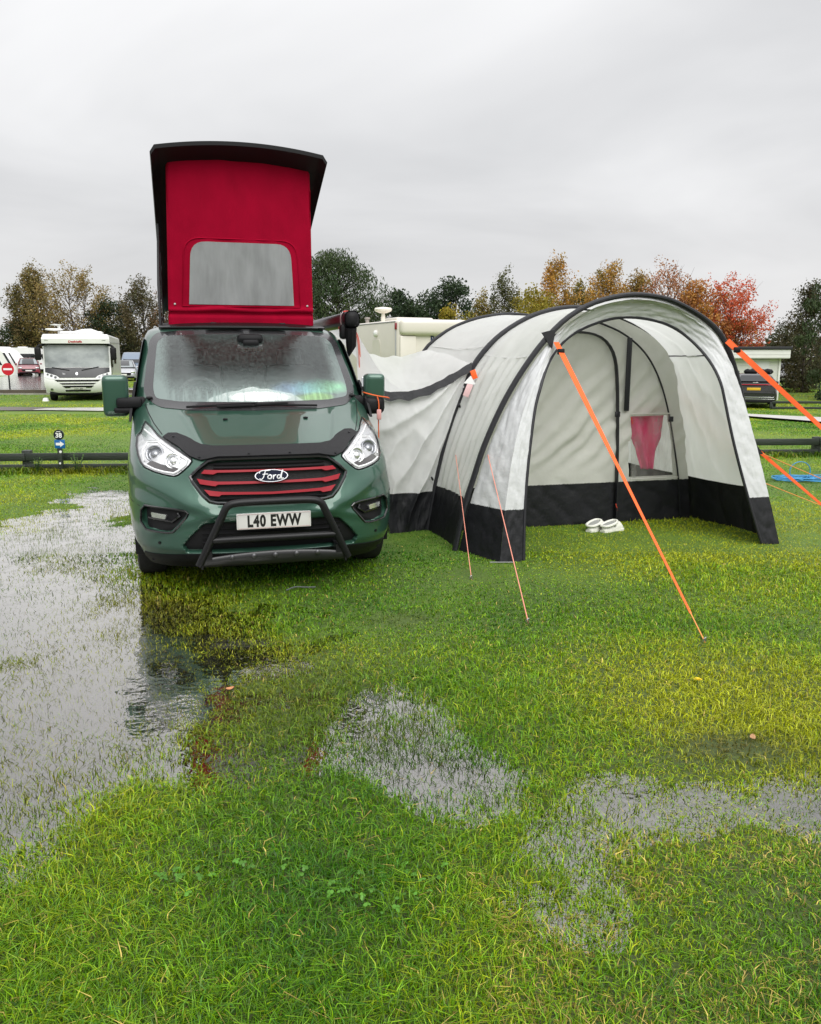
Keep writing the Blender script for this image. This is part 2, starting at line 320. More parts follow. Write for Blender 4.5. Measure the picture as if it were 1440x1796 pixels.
def water_mat(rough=.04):
    m = bpy.data.materials.new('standing water'); m.use_nodes = True; t = m.node_tree; N = t.nodes; L = t.links; N.clear()
    out = N.new('ShaderNodeOutputMaterial'); tcn = N.new('ShaderNodeTexCoord')
    n1_ = N.new('ShaderNodeTexNoise'); n1_.inputs['Scale'].default_value = 3.2; n1_.inputs['Detail'].default_value = 3; L.new(tcn.outputs['Object'], n1_.inputs['Vector'])
    vo = N.new('ShaderNodeTexNoise'); vo.inputs['Scale'].default_value = 30; vo.inputs['Detail'].default_value = 2; L.new(tcn.outputs['Object'], vo.inputs['Vector'])
    ad = N.new('ShaderNodeMath'); ad.operation = 'MULTIPLY_ADD'; L.new(vo.outputs['Fac'], ad.inputs[0]); ad.inputs[1].default_value = .14; L.new(n1_.outputs['Fac'], ad.inputs[2])
    b = N.new('ShaderNodeBump'); b.inputs['Strength'].default_value = .40; b.inputs['Distance'].default_value = .02; L.new(ad.outputs[0], b.inputs['Height'])
    tr = N.new('ShaderNodeBsdfTransparent'); tr.inputs[0].default_value = (.80, .77, .66, 1)
    gl = N.new('ShaderNodeBsdfGlossy'); gl.inputs['Roughness'].default_value = rough; gl.inputs[0].default_value = (1.0, .975, .945, 1); L.new(b.outputs[0], gl.inputs['Normal'])
    fr = N.new('ShaderNodeFresnel'); fr.inputs[0].default_value = 1.95
    fm_ = N.new('ShaderNodeMath'); fm_.operation = 'MULTIPLY'; fm_.use_clamp = True; fm_.inputs[1].default_value = 2.25; L.new(fr.outputs[0], fm_.inputs[0])
    mx_ = N.new('ShaderNodeMixShader'); L.new(fm_.outputs[0], mx_.inputs[0]); L.new(tr.outputs[0], mx_.inputs[1]); L.new(gl.outputs[0], mx_.inputs[2]); L.new(mx_.outputs[0], out.inputs[0]); return m
WATER = water_mat(); WATER2 = water_mat(.32)     # wind-ruffled, further off
tag(mesh('water', [(-9, 1.3, 0), (3.4, 1.3, 0), (3.4, 11.2, 0), (-9, 11.2, 0)], [(0, 1, 2, 3)], WATER), kind='structure')
# distant puddle on the lawn beyond the fence
def blobsheet(name, pts, z, m, seed=0, n=120, amp=.12):
    P = smooth_curve(pts + [pts[0]], n, 3)[:-1]; c = P.mean(0); a = amp * np.array([fbm(p[0] * 1.1 + seed, p[1] * 1.1, seed) for p in P]); P = c + (P - c) * (1 + a)[:, None]
    return tag(mesh(name, [(x, y, z) for x, y in P], [tuple(range(len(P)))], m), kind='structure')
MUD = mat('wet mud', (.075, .055, .035), .35, var=.4, vscale=2.5, bump=.4, bscale=12)
blobsheet('mud', [(-15.5, 25.9), (-11.5, 25.6), (-10.2, 26.6), (-12, 27.4), (-15.8, 27.6)], .050, MUD, 2.)
blobsheet('puddle', [(-11.9, 25.9), (-8.3, 25.2), (-7.9, 26.5), (-9.5, 27.1), (-11.6, 27.0)], .054, WATER2, 5.)
blobsheet('puddle', [(-5.0, 18.0), (-4.2, 17.7), (-3.6, 18.2), (-4.3, 18.8), (-5.2, 18.6)], .050, WATER2, 8., amp=.3)
TAR = mat('wet tarmac', (.11, .11, .112), .16, spec=.9, var=.25, vscale=.9, bump=.15, bscale=90, coat=.9, coatr=.12)
ROADS = []
def ribbon(name, pts, w, z, m, dz=slope):
    P = smooth_curve(pts, 60); ROADS.append((P, w / 2)); T = np.gradient(P, axis=0); T /= np.linalg.norm(T, axis=1, keepdims=True); Nn = np.stack([-T[:, 1], T[:, 0]], 1); V = []
    for p, q in zip(P, Nn):
        for s in (-1, 1): x, y = p + q * s * w / 2; V.append((x, y, z + float(dz(x, y)) + .02))
    return tag(mesh(name, V, grid(60, 2), m), kind='structure')
PATH = mat('wet concrete path', (.62, .60, .58), .45, var=.15, vscale=1.2, bump=.2, bscale=60, coat=.6, coatr=.35)
ribbon('site_path', [(14.5, 4), (13.2, 14), (12.5, 20), (11.95, 23.9), (11.2, 27.3), (9.5, 31), (4, 36), (-5, 40), (-14, 41)], 3.0, .065, PATH)
ribbon('site_road', [(-70, 41.6), (-40, 41.4), (-19, 41.2), (-10, 42)], 4.4, .052, TAR)
ribbon('site_road', [(-19, 43), (-27, 56), (-33.5, 74), (-36, 95)], 4.2, .056, TAR)
tag(MB().box((-34, 38.2, .09), (44, .16, .20)).out('kerb', mat('wet kerb', (.10, .075, .06), .3, var=.3, vscale=1.5, coat=.6)), kind='structure')
tag(MB().box((-34, 36.9, .05), (44, .35, .08)).out('kerb_edge', mat('pale wet kerb', (.36, .35, .31), .25, var=.3, vscale=2, coat=.8)), kind='structure')
# ================================================================== CAMPERVAN (local frame: x across, y back from the nose, z up)
_p = np.array([
[.20, .16, .90, .62, 2.8], [.27, .07, .935, .66, 2.8], [.36, .015, .975, .72, 2.8], [.46, .0, .998, .76, 2.7], [.60, .0, 1.008, .78, 2.6],
[.68, .01, 1.012, .80, 2.6], [.80, .035, 1.012, .84, 2.5], [.92, .07, 1.01, .90, 2.4], [.99, .105, 1.005, .95, 2.3], [1.03, .17, 1.0, .95, 2.3],
[1.09, .34, .995, .88, 2.3], [1.17, .57, .985, .78, 2.3], [1.25, .81, .98, .66, 2.3], [1.31, .98, .97, .56, 2.3], [1.40, 1.10, .955, .54, 2.3],
[1.60, 1.36, .93, .52, 2.4], [1.80, 1.64, .895, .50, 2.5], [1.88, 1.76, .88, .50, 2.5], [1.94, 1.90, .85, .52, 2.5], [1.97, 2.08, .78, .50, 2.4], [2.00, 2.36, .64, .40, 2.4]])
_z = np.arange(.15, 2.02, .002); _k = np.hanning(31); _k /= _k.sum()
_c = [np.convolve(np.pad(np.interp(_z, _p[:, 0], _p[:, i]), 15, mode='edge'), _k, 'valid') for i in (1, 2, 3, 4)]
def prof(z): return [np.interp(z, _z, c) for c in _c]
def ysurf(x, z):
    Y, h, D, n = prof(z); u = np.clip(np.abs(x) / h, 0, .9995)
    return Y + D * (1 - (1 - u ** n) ** (1 / n)) + sculpt(x, z)
def mir(L): return list(L) + [(-x, z) for x, z in reversed(L)]
def flip(L): return [(-x, z) for x, z in reversed(L)]
HEADLIGHT = [(-.868, 1.20), (-.826, 1.17), (-.775, 1.121), (-.708, 1.085), (-.640, 1.047), (-.565, 1.003), (-.54, .984), (-.54, .969), (-.562, .942), (-.601, .908), (-.637, .880), (-.665, .870), (-.728, .878), (-.8, .893), (-.868, .915), (-.90, .945), (-.922, .99), (-.935, 1.04), (-.93, 1.10), (-.90, 1.13), (-.885, 1.17)]
GRILLE = mir([(-.556, .868), (-.503, .92), (-.459, .953), (-.425, .975), (-.358, .986), (-.15, .990)]) + mir([(.0 - .15, .686), (-.31, .686), (-.38, .690), (-.432, .702), (-.48, .748), (-.54, .83)][::1])[::-1]
GRILLE = [(-.556, .868), (-.503, .92), (-.459, .953), (-.425, .975), (-.358, .986), (-.15, .990), (.15, .990), (.358, .986), (.425, .975), (.459, .953), (.503, .92), (.556, .868), (.54, .83), (.48, .748), (.432, .702), (.38, .690), (.31, .686), (-.31, .686), (-.38, .690), (-.432, .702), (-.48, .748), (-.54, .83)]
FOG = [(-.875, .655), (-.66, .645), (-.60, .635), (-.583, .618), (-.594, .594), (-.69, .485), (-.725, .478), (-.875, .485), (-.912, .535), (-.905, .62)]
INTAKE = mir([(-.60, .335), (-.627, .385), (-.568, .459), (-.481, .54), (-.40, .553)])
GUARD = [(-.73, 1.10), (-.69, 1.124), (-.63, 1.126), (-.565, 1.106), (-.462, 1.066), (-.385, 1.056), (-.2, 1.057), (0, 1.058), (.2, 1.057), (.385, 1.056), (.462, 1.066), (.565, 1.106), (.63, 1.126), (.69, 1.124), (.73, 1.10), (.63, 1.052), (.545, .995), (.475, .974), (.43, .981), (.358, .993), (0, .996), (-.358, .993), (-.43, .981), (-.475, .974), (-.545, .995), (-.63, 1.052)]
FRIT = rounded(mir([(-.02, 1.276), (-.50, 1.279), (-.78, 1.300), (-.885, 1.40), (-.83, 1.84), (-.77, 1.905), (-.50, 1.926), (-.02, 1.933)]), [0, 0, .12, .05, .05, .05, 0, 0, 0, 0, .05, .05, .05, .12, 0, 0], 4)
PANE = rounded(mir([(-.02, 1.334), (-.60, 1.342), (-.79, 1.365), (-.805, 1.45), (-.765, 1.82), (-.70, 1.872), (-.45, 1.886), (-.02, 1.889)]), [0, 0, .10, .05, .05, .06, 0, 0, 0, 0, .06, .05, .05, .10, 0, 0], 5)
def sculpt(x, z):
    ax = np.abs(x); zc_ = np.interp(ax, [0, .40, .55, .75, .95], [.60, .62, .67, .775, .86]); dz = np.asarray(z) - zc_
    w = sstep(.28, .5, ax) * (1 - sstep(.93, 1., ax))
    r = -.030 * np.where(dz > 0, np.exp(-(dz / .10) ** 2), np.exp(-(dz / .05) ** 2)) * w
    b = np.interp(z, [1.03, 1.28], [.46, .62]); r = r - .035 * sstep(.03, -.03, ax - b) * sstep(1.02, 1.08, z) * (1 - sstep(1.24, 1.29, z))   # raised middle of the bonnet
    zb = np.interp(ax, [0, .4, .6, .95], [.60, .60, .56, .43]); dz2 = np.asarray(z) - zb                                                        # lower bumper shelf
    return r - .012 * np.exp(-(dz2 / .035) ** 2) * sstep(.9, .8, ax)
RECESS = [(GRILLE, .055), (FOG, .05), (flip(FOG), .05), (HEADLIGHT, .06), (flip(HEADLIGHT), .06), (INTAKE, .05)]
def nrm(x, z, e=.004):
    dx_ = (ysurf(x + e, z) - ysurf(x - e, z)) / (2 * e); dz_ = (ysurf(x, z + e) - ysurf(x, z - e)) / (2 * e)
    n = np.stack([dx_, -np.ones_like(dx_), dz_], -1); return n / np.linalg.norm(n, axis=-1, keepdims=True)
def onvan(x, z, off=0.):
    x = np.asarray(x, float); z = np.asarray(z, float); h = prof(z)[1]; x = np.clip(x, -.992 * h, .992 * h)
    return np.stack([x, ysurf(x, z), z], -1) + nrm(x, z) * off
def patch(name, poly, off, m, parent, th=.01, res=.03, holes=(), fn=None):
    """a sheet that follows the body inside an outline given in front elevation, with its own thickness"""
    fn = fn or onvan
    def dense(L):
        out = []
        for a, b in zip(L, L[1:] + L[:1]):
            k = max(1, int(math.dist(a, b) / res)); out += [(a[0] + (b[0] - a[0]) * i / k, a[1] + (b[1] - a[1]) * i / k) for i in range(k)]
        return out
    loops = [dense(list(poly))] + [dense(list(h)) for h in holes]
    pts = []; edges = []; rim = []
    for L in loops:
        n0 = len(pts); pts += L; edges += [(n0 + i, n0 + (i + 1) % len(L)) for i in range(len(L))]; rim.append((n0, len(L)))
    A = np.array(loops[0]); gx, gz = np.meshgrid(np.arange(A[:, 0].min(), A[:, 0].max(), res), np.arange(A[:, 1].min(), A[:, 1].max(), res * .8)); G = np.stack([gx.ravel(), gz.ravel()], 1)
    k = sdf(G, loops[0]) < -res * .4
    for h in loops[1:]: k &= sdf(G, h) > res * .4
    nb = len(pts); pts += [tuple(g) for g in G[k]]
    v, _, f, *_r = delaunay_2d_cdt([Vector(p) for p in pts], edges, [], 1 if not holes else 0, 1e-5)
    v = np.array([tuple(p) for p in v])
    F = [tuple(q) for q in f]
    if holes:
        cen = np.array([v[list(q)].mean(0) for q in F]); ok = sdf(cen, loops[0]) < 0
        for h in loops[1:]: ok &= sdf(cen, h) > 0
        F = [q for q, o_ in zip(F, ok) if o_]
    n = len(v); T = fn(v[:, 0], v[:, 1], off); B = fn(v[:, 0], v[:, 1], off - th)
    V = np.vstack([T, B]); F2 = list(F)
    for n0, c in rim: F2 += [(n0 + i, n0 + (i + 1) % c, n + n0 + (i + 1) % c, n + n0 + i) for i in range(c)]
    o = mesh(name, V, F2, m, parent, True, None, 35)
    bm = bmesh.new(); bm.from_mesh(o.data); bmesh.ops.recalc_face_normals(bm, faces=bm.faces)
    bm.faces.ensure_lookup_table()
    if bm.faces[0].normal.y > 0: bmesh.ops.reverse_faces(bm, faces=bm.faces)
    bm.to_mesh(o.data); bm.free(); return o
def strip(name, pts, off, r, m, parent, closed=False, n=6, per=.03):
    L = list(pts) + ([pts[0]] if closed else []); out = []
    for a, b in zip(L, L[1:]):
        k = max(1, int(math.dist(a, b) / per)); out += [(a[0] + (b[0] - a[0]) * i / k, a[1] + (b[1] - a[1]) * i / k) for i in range(k)]
    if not closed: out.append(L[-1])
    q = onvan(np.array([p[0] for p in out]), np.array([p[1] for p in out]), off)
    return MB().tube(q, r, n, closed).out(name, m, parent)

PAINT = mat('dark green metallic paint', (.032, .098, .066), .34, metal=.4, coat=1., spec=.5, var=.08, vscale=900, coatr=.03, bump=.012, bscale=1200)
RED = mat('red pop top canvas', (.47, .004, .034), .9, spec=.08, bump=.25, bscale=350, var=.18, vscale=3, trans=.12, stretch=(1, 1, .35))
GREYMESH = mat('grey window flap', (.40, .41, .42), .55, var=.22, vscale=5, stretch=(2.2, 1, .35), bump=.2, bscale=200, trans=.1)
ROOFBLK = mat('black roof shell', (.005, .0052, .006), .5, spec=.3, var=.3, vscale=4)
REDBAR = mat('red grille bar', (.30, .008, .018), .42, spec=.3)
GLOSSBLK = mat('gloss black trim', (.008, .008, .009), .12, coat=.5)
GUARDM = mat('bonnet guard', (.014, .014, .016), .45, spec=.35, bump=.5, bscale=420, var=.3, vscale=200)
FRITM = mat('windscreen border print', (.045, .045, .048), .25, var=.45, vscale=260, coat=.3)
PLATEW = mat('white number plate', (.78, .77, .74), .3)
PLATEY = mat('yellow number plate', (.75, .45, .03), .35)
INK = mat('black plate lettering', (.008, .008, .008), .4)

van = empty('campervan', (-.974, 5.72, 0), R(15.5), 'dark green campervan with raised red pop top roof and black bull bar', 'campervan')
def build_body():
    rows = np.r_[np.arange(.20, 1.02, .008), np.arange(1.02, 1.32, .005), np.arange(1.32, 1.90, .01), np.arange(1.90, 2.001, .005)]
    t = np.linspace(0, pi / 2, 120); ns = 34
    Y, h, D, n = [a[:, None] for a in prof(rows)]
    u = np.sin(t)[None, :] ** (2 / n); w = np.cos(t)[None, :] ** (2 / n)
    X = h * u; Yb = Y + D * (1 - w) + sculpt(X, rows[:, None]); Z = np.repeat(rows[:, None], len(t), 1)
    rec = np.zeros_like(X); P = np.stack([X.ravel(), Z.ravel()], 1)
    for poly, d in RECESS:
        if np.mean([p[0] for p in poly]) < -.1: continue
        rec = np.maximum(rec, (d * (sstep(.006, -.005, sdf(P, poly)) if d == .06 else sstep(.004, -.012, sdf(P, poly)))).reshape(X.shape))
    Yf = Yb + rec
    s = np.linspace(0, 1, ns + 1)[1:] ** 1.15
    Xs = np.repeat(h, ns, 1); Ys = Yb[:, -1:] + (4.95 - Yb[:, -1:]) * s[None]; Zs = np.repeat(rows[:, None], ns, 1)
    Xr = np.hstack([X, Xs]); Yr = np.hstack([Yf, Ys]); Zr = np.hstack([Z, Zs])
    Xa = np.hstack([-Xr[:, ::-1], Xr[:, 1:]]); Ya = np.hstack([Yr[:, ::-1], Yr[:, 1:]]); Za = np.hstack([Zr[:, ::-1], Zr[:, 1:]])
    nr, nc = Xa.shape; V = np.stack([Xa, Ya, Za], -1).reshape(-1, 3); F = grid(nr, nc)
    C = V[F].mean(1)
    kill = (sdf(C[:, [0, 2]], FRIT) < -.03) & (C[:, 1] < 2.3) & (C[:, 2] > 1.2)
    for ya in (.97, 3.90): kill |= ((C[:, 1] - ya) ** 2 + (C[:, 2] - .33) ** 2 < .395 ** 2) & (np.abs(C[:, 0]) > .72)
    F = F[~kill][:, ::-1]
    ex = np.array([[i * nc, (i + 1) * nc, (i + 1) * nc + nc - 1, i * nc + nc - 1] for i in range(nr - 1)])
    top = [tuple(range((nr - 1) * nc, nr * nc))]
    FF = [tuple(f) for f in F] + [tuple(f) for f in ex] + top
    return mesh('body', V, FF, PAINT, van, True, None, 50)
build_body()
for s in (-1, 1): strip('bumper_shut_line', [(s * .998, .70), (s * .97, .665), (s * .915, .645)], .0005, .003, BLACKP, van)
# under the body: floor pan, arch liners, wheels
MB().box((0, 2.6, .26), (1.7, 4.5, .05)).box((0, .62, .30), (1.5, .7, .14)).out('floor_pan', BLACKP, van)
for s in (-1, 1):
    for ya in (.97, 3.90):
        a = np.linspace(-.25, pi + .25, 20); V = []; F = []
        for i, q in enumerate(a):
            for x in (s * .70, s * (.985 if ya > 1 else .975)): V.append((x, ya + .392 * math.cos(q), .33 + .392 * math.sin(q)))
        for i in range(19): F.append((2 * i, 2 * i + 1, 2 * i + 3, 2 * i + 2))
        n0 = len(V); V += [(s * .70, ya + .392 * math.cos(q), .33 + .392 * math.sin(q)) for q in a]; F.append(tuple(range(n0, n0 + 20)))
        mesh('arch_liner', V, F, BLACKP, van)
        w = MB().lathe([(.19, -.10), (.30, -.108), (.327, -.095), (.338, -.06), (.338, .06), (.327, .095), (.30, .108), (.19, .10)], (s * .865, ya, .335), 'x', 32).out('wheel', RUBBER, van)
        MB().lathe([(.05, .02), (.19, .0), (.215, .05), (.215, .085), (.2, .09)][::s], (s * .865, ya, .335), 'x', 24).out('rim', mat('dark alloy', (.06, .06, .065), .3, metal=.8), w)
        for k in range(26):   # tread blocks
            pass
# lower lip, intake, grille
patch('bumper_lip', mir([(-.86, .205), (-.90, .255), (-.90, .30), (-.60, .322)]), .006, BLACKP, van, .014)
patch('lower_intake', INTAKE, -.034, BLACKP, van, .012)
mb = MB()
for z in (.40, .435, .47, .505):
    xx = np.linspace(-.5, .5, 20); mb.tube(onvan(xx, np.full(20, z), -.026), .006, 5)
mb.out('intake_louvres', BLACKP, van)
gb = patch('grille', GRILLE, -.036, mat('grille cavity', (.006, .006, .0065), .6, bump=.6, bscale=160), van, .012)
strip('grille_rim', GRILLE, .0, .012, GLOSSBLK, gb, True)
B1 = [(-.482, .893), (-.458, .918), (-.385, .916), (-.1, .915)]; B1b = [(-.482, .893), (-.40, .887), (-.37, .899), (-.1, .901)]
B2 = [(-.512, .858), (-.44, .846), (-.37, .838), (0, .834)]; B2b = [(-.492, .822), (-.39, .807), (-.37, .818), (0, .819)]
B3 = [(-.468, .785), (-.41, .775), (-.35, .768), (0, .758)]; B3b = [(-.43, .744), (-.367, .737), (-.35, .748), (0, .742)]
for A, Bq in ((B1, B1b), (B2, B2b), (B3, B3b)):
    up = mir(A) if A[-1][0] else A + [(-x, z) for x, z in reversed(A[:-1])]
    lo = mir(Bq) if Bq[-1][0] else Bq + [(-x, z) for x, z in reversed(Bq[:-1])]
    lo = lo[1:-1] if Bq[0] == A[0] else lo
    patch('red_grille_bar', up + lo[::-1], -.004, REDBAR, gb, .022, .025)
mb = MB()
for z in (.96, .935, .72): mb.tube(onvan(np.linspace(-.40, .40, 20), np.full(20, z), -.025), .007, 5)
mb.out('grille_slat', BLACKP, gb)
# oval badge with its script
BN = Vector(nrm(np.array([0.]), np.array([.866]))[0]); b0 = Vector(onvan(np.array([0.]), np.array([.866]), .014)[0]); bu = Vector((1, 0, 0)); bv = BN.cross(bu) * -1
bv = bv if bv.z > 0 else -bv
def onbadge(u, v, d): return tuple(b0 + bu * u + bv * v + BN * d)
el = [(math.cos(2 * pi * i / 40), math.sin(2 * pi * i / 40)) for i in range(40)]
bd = MB().prism([(x * .117, y * .045) for x, y in el], onbadge, -.03, .006).out('badge', mat('badge rim', (.42, .43, .45), .3, metal=.9), van)
MB().prism([(x * .110, y * .0405) for x, y in el], onbadge, .004, .008).out('badge_field', mat('badge blue', (.004, .008, .024), .55, spec=.15), bd)
sc_ = MB()
def stroke(pts, r=.0068): sc_.tube([onbadge(x * .185 + .004, y * .120 + .002, .0095) for x, y in smooth_curve(pts, 14)], r, 6, flat=.6)
for q in ([(-.47, .12), (-.46, .24), (-.34, .30), (-.20, .27), (-.06, .30)], [(-.24, .28), (-.29, .06), (-.34, -.16), (-.42, -.26), (-.48, -.18)], [(-.36, .06), (-.27, .08), (-.15, .07)],
          [(-.08, .02), (-.17, -.04), (-.17, -.20), (-.08, -.24), (-.01, -.14), (-.03, .0), (-.10, .03)], [(.04, .02), (.05, -.10), (.04, -.24)], [(.05, -.10), (.11, .02), (.16, .0)],
          [(.32, -.02), (.22, .02), (.18, -.12), (.22, -.24), (.30, -.20), (.33, -.06)], [(.42, .30), (.36, .10), (.33, -.12), (.35, -.24), (.44, -.20)]): stroke(q)
sc_.out('script', mat('script silver', (.85, .86, .87), .45), bd)
# bonnet guard with studs, shut lines, washer jets
gd = patch('bonnet_guard', GUARD, .020, GUARDM, van, .016, .03)
for x, z in [(-.655, 1.10), (-.482, .988), (-.145, 1.006), (.145, 1.006), (.482, .988), (.655, 1.10)]:
    q = onvan(np.array([x]), np.array([z]), .018)[0]; n_ = nrm(np.array([x]), np.array([z]))[0]; MB().tube([q, q + n_ * .008], .008, 8).out('guard_stud', BLACKM, gd)
for s in (-1, 1): strip('bonnet_shut_line', [(s * .74, 1.125), (s * .80, 1.19), (s * .845, 1.26), (s * .87, 1.32)], .0005, .0035, BLACKP, van)
for x, z in [(-.27, 1.222), (.35, 1.222)]:
    q = onvan(np.array([x]), np.array([z]), .004)[0]; MB().bbox(tuple(q), (.035, .03, .014), .005).out('washer_jet', BLACKP, van)
# fog lamps
for s in (-1, 1):
    P_ = FOG if s < 0 else flip(FOG)
    f = patch('fog_lamp_surround', P_, -.030, BLACKP, van, .014)
    strip('surround_rim', P_, .001, .008, GLOSSBLK, f, True)
    mb = MB(); c = [(-.865, .572), (-.70, .56), (-.645, .60), (-.66, .615)]
    strip('surround_blade', [(s * -abs(x), z) for x, z in c], -.018, .012, GLOSSBLK, f)
    L = rounded([(s * .845, .612), (s * .735, .604), (s * .75, .566), (s * .835, .560)], .012)
    fl = patch('fog_lamp', L, -.010, LAMP, f, .018, .02)
    patch('fog_lens', L, -.003, CLEAR, fl, .004, .02)
# headlights: reflector bowls, projector, light strips under a clear cover
for s in (-1, 1):
    P_ = HEADLIGHT if s < 0 else flip(HEADLIGHT); m_ = lambda L: [(-s * x, z) if s > 0 else (x, z) for x, z in L]
    hl = patch('headlight', P_, -.009, mat('headlight housing', (.96, .965, .97), .30, metal=.85, var=.30, vscale=18), van, .015)
    sh = lambda x: x if s < 0 else -x
    dark = m_([(-.86, .935), (-.80, .915), (-.70, .895), (-.66, .888), (-.61, .915), (-.66, .932), (-.75, .945), (-.82, .965)])
    patch('smoked_lower_part', dark, -.004, mat('smoked reflector', (.09, .085, .085), .25, metal=.4), hl, .008)
    for (x, z, r, dk) in ((-.795, 1.008, .058, .20), (-.668, .972, .052, .5)):
        c = onvan(np.array([sh(x)]), np.array([z]), -.012)[0]; n_ = Vector(nrm(np.array([sh(x)]), np.array([z]))[0]); n_ = (n_ + Vector((0, -1.2, 0))).normalized()
        u_ = Vector((0, 0, 1)).cross(n_).normalized(); v_ = n_.cross(u_); V = []; F = []
        pr = [(r * 1.12, .0), (r * 1.12, .026), (r, .028), (r * .8, .010), (r * .62, -.004), (r * .60, .012), (r * .45, .024), (r * .2, .030), (.001, .031)]
        for rr, hh in pr:
            for j in range(20): t = 2 * pi * j / 20; V.append(Vector(c) + u_ * rr * math.cos(t) + v_ * rr * math.sin(t) + n_ * hh)
        for i in range(len(pr) - 1):
            for j in range(20): F.append((i * 20 + j, i * 20 + (j + 1) % 20, (i + 1) * 20 + (j + 1) % 20, (i + 1) * 20 + j))
        mesh('projector' if r > .055 else 'reflector', V, F, mat('projector glass', (.30, .31, .33), .08, metal=.7) if r > .055 else LAMP, hl)
    DRL = mat('white light guide', (.86, .87, .88), .25, coat=.5)
    strip('light_strip', m_([(-.875, 1.15), (-.80, 1.105), (-.72, 1.068), (-.64, 1.022), (-.572, .980), (-.585, .950), (-.64, .905), (-.668, .890), (-.73, .896), (-.80, .910), (-.868, .935)]), -.006, .0085, DRL, hl)
    strip('light_strip', m_([(-.875, .955), (-.888, 1.02), (-.85, 1.075), (-.77, 1.082), (-.722, 1.04), (-.715, .985), (-.70, .945)]), -.006, .0065, DRL, hl)
    patch('reflector_top', m_([(-.90, 1.125), (-.868, 1.18), (-.82, 1.155), (-.76, 1.10), (-.80, 1.09), (-.88, 1.085)]), -.006, LAMP, hl, .008)
    patch('headlight_cover', P_, .012, CLEAR, hl, .004)
    strip('headlight_seal', P_, -.002, .0055, BLACKP, hl, True)
# number plate
pl = MB().bbox((0, -.050, .566), (.52, .012, .114), .006).box((0, -.026, .566), (.40, .04, .06)).out('number_plate', PLATEW, van)
text_mesh('plate_lettering', 'L40 EWW', .112, INK, pl, lambda u, v, d: (u, -.0565 + d * .2, .563 + v), .70, .0050, .004, space=1.14)
MB().tube([(-.25, -.0567, .516), (.25, -.0567, .516), (.25, -.0567, .616), (-.25, -.0567, .616)], .0008, 4, True).out('plate_border', mat('plate border red', (.4, .05, .05), .5), pl)
# bull bar
bb = MB().tube(smooth_curve([(-.525, -.05, .27), (-.44, -.085, .45), (-.355, -.115, .63), (-.325, -.12, .70), (-.25, -.12, .715), (-.1, -.12, .716), (.1, -.12, .716), (.25, -.12, .715), (.325, -.12, .70), (.355, -.115, .63), (.44, -.085, .45), (.525, -.05, .27)], 60, 3), .027, 14).out('bull_bar', BLACKM, van)
MB().tube([(-.425, -.09, .452), (.425, -.09, .452)], .024, 12).out('cross_tube', BLACKM, bb)
V = []; F = []
for i in range(25):
    x = -.50 + i / 24; zt = .352 - .035 * (abs(x) / .5) ** 2
    for (y, z) in ((-.055, zt), (-.068, zt - .012), (-.045, .255), (.03, .235)): V.append((x, y, z))
for i in range(24):
    for j in range(3): F.append((i * 4 + j, i * 4 + j + 1, i * 4 + j + 5, i * 4 + j + 4))
mesh('skid_plate', V, F, mat('skid plate', (.02, .02, .021), .3), bb)
for x in (-.30, -.15, 0, .15, .30): MB().lathe([(.017, 0), (.017, -.006), (.010, -.011), (.001, -.012)], (x, -.070, .322), 'y', 12).out('bolt', mat('bolt steel', (.10, .10, .105), .4, metal=.8), bb)
for s in (-1, 1): MB().box((s * .46, .08, .34), (.05, .30, .06)).box((s * .505, -.045, .29), (.012, .05, .09)).out('bar_bracket', BLACKM, bb)
for s in (-1, 1):
    q = onvan(np.array([s * .785]), np.array([.40]), .001)[0]; n_ = nrm(np.array([s * .785]), np.array([.40]))[0]; MB().tube([q, q + n_ * .006], .011, 10).out('parking_sensor', BLACKP, van)
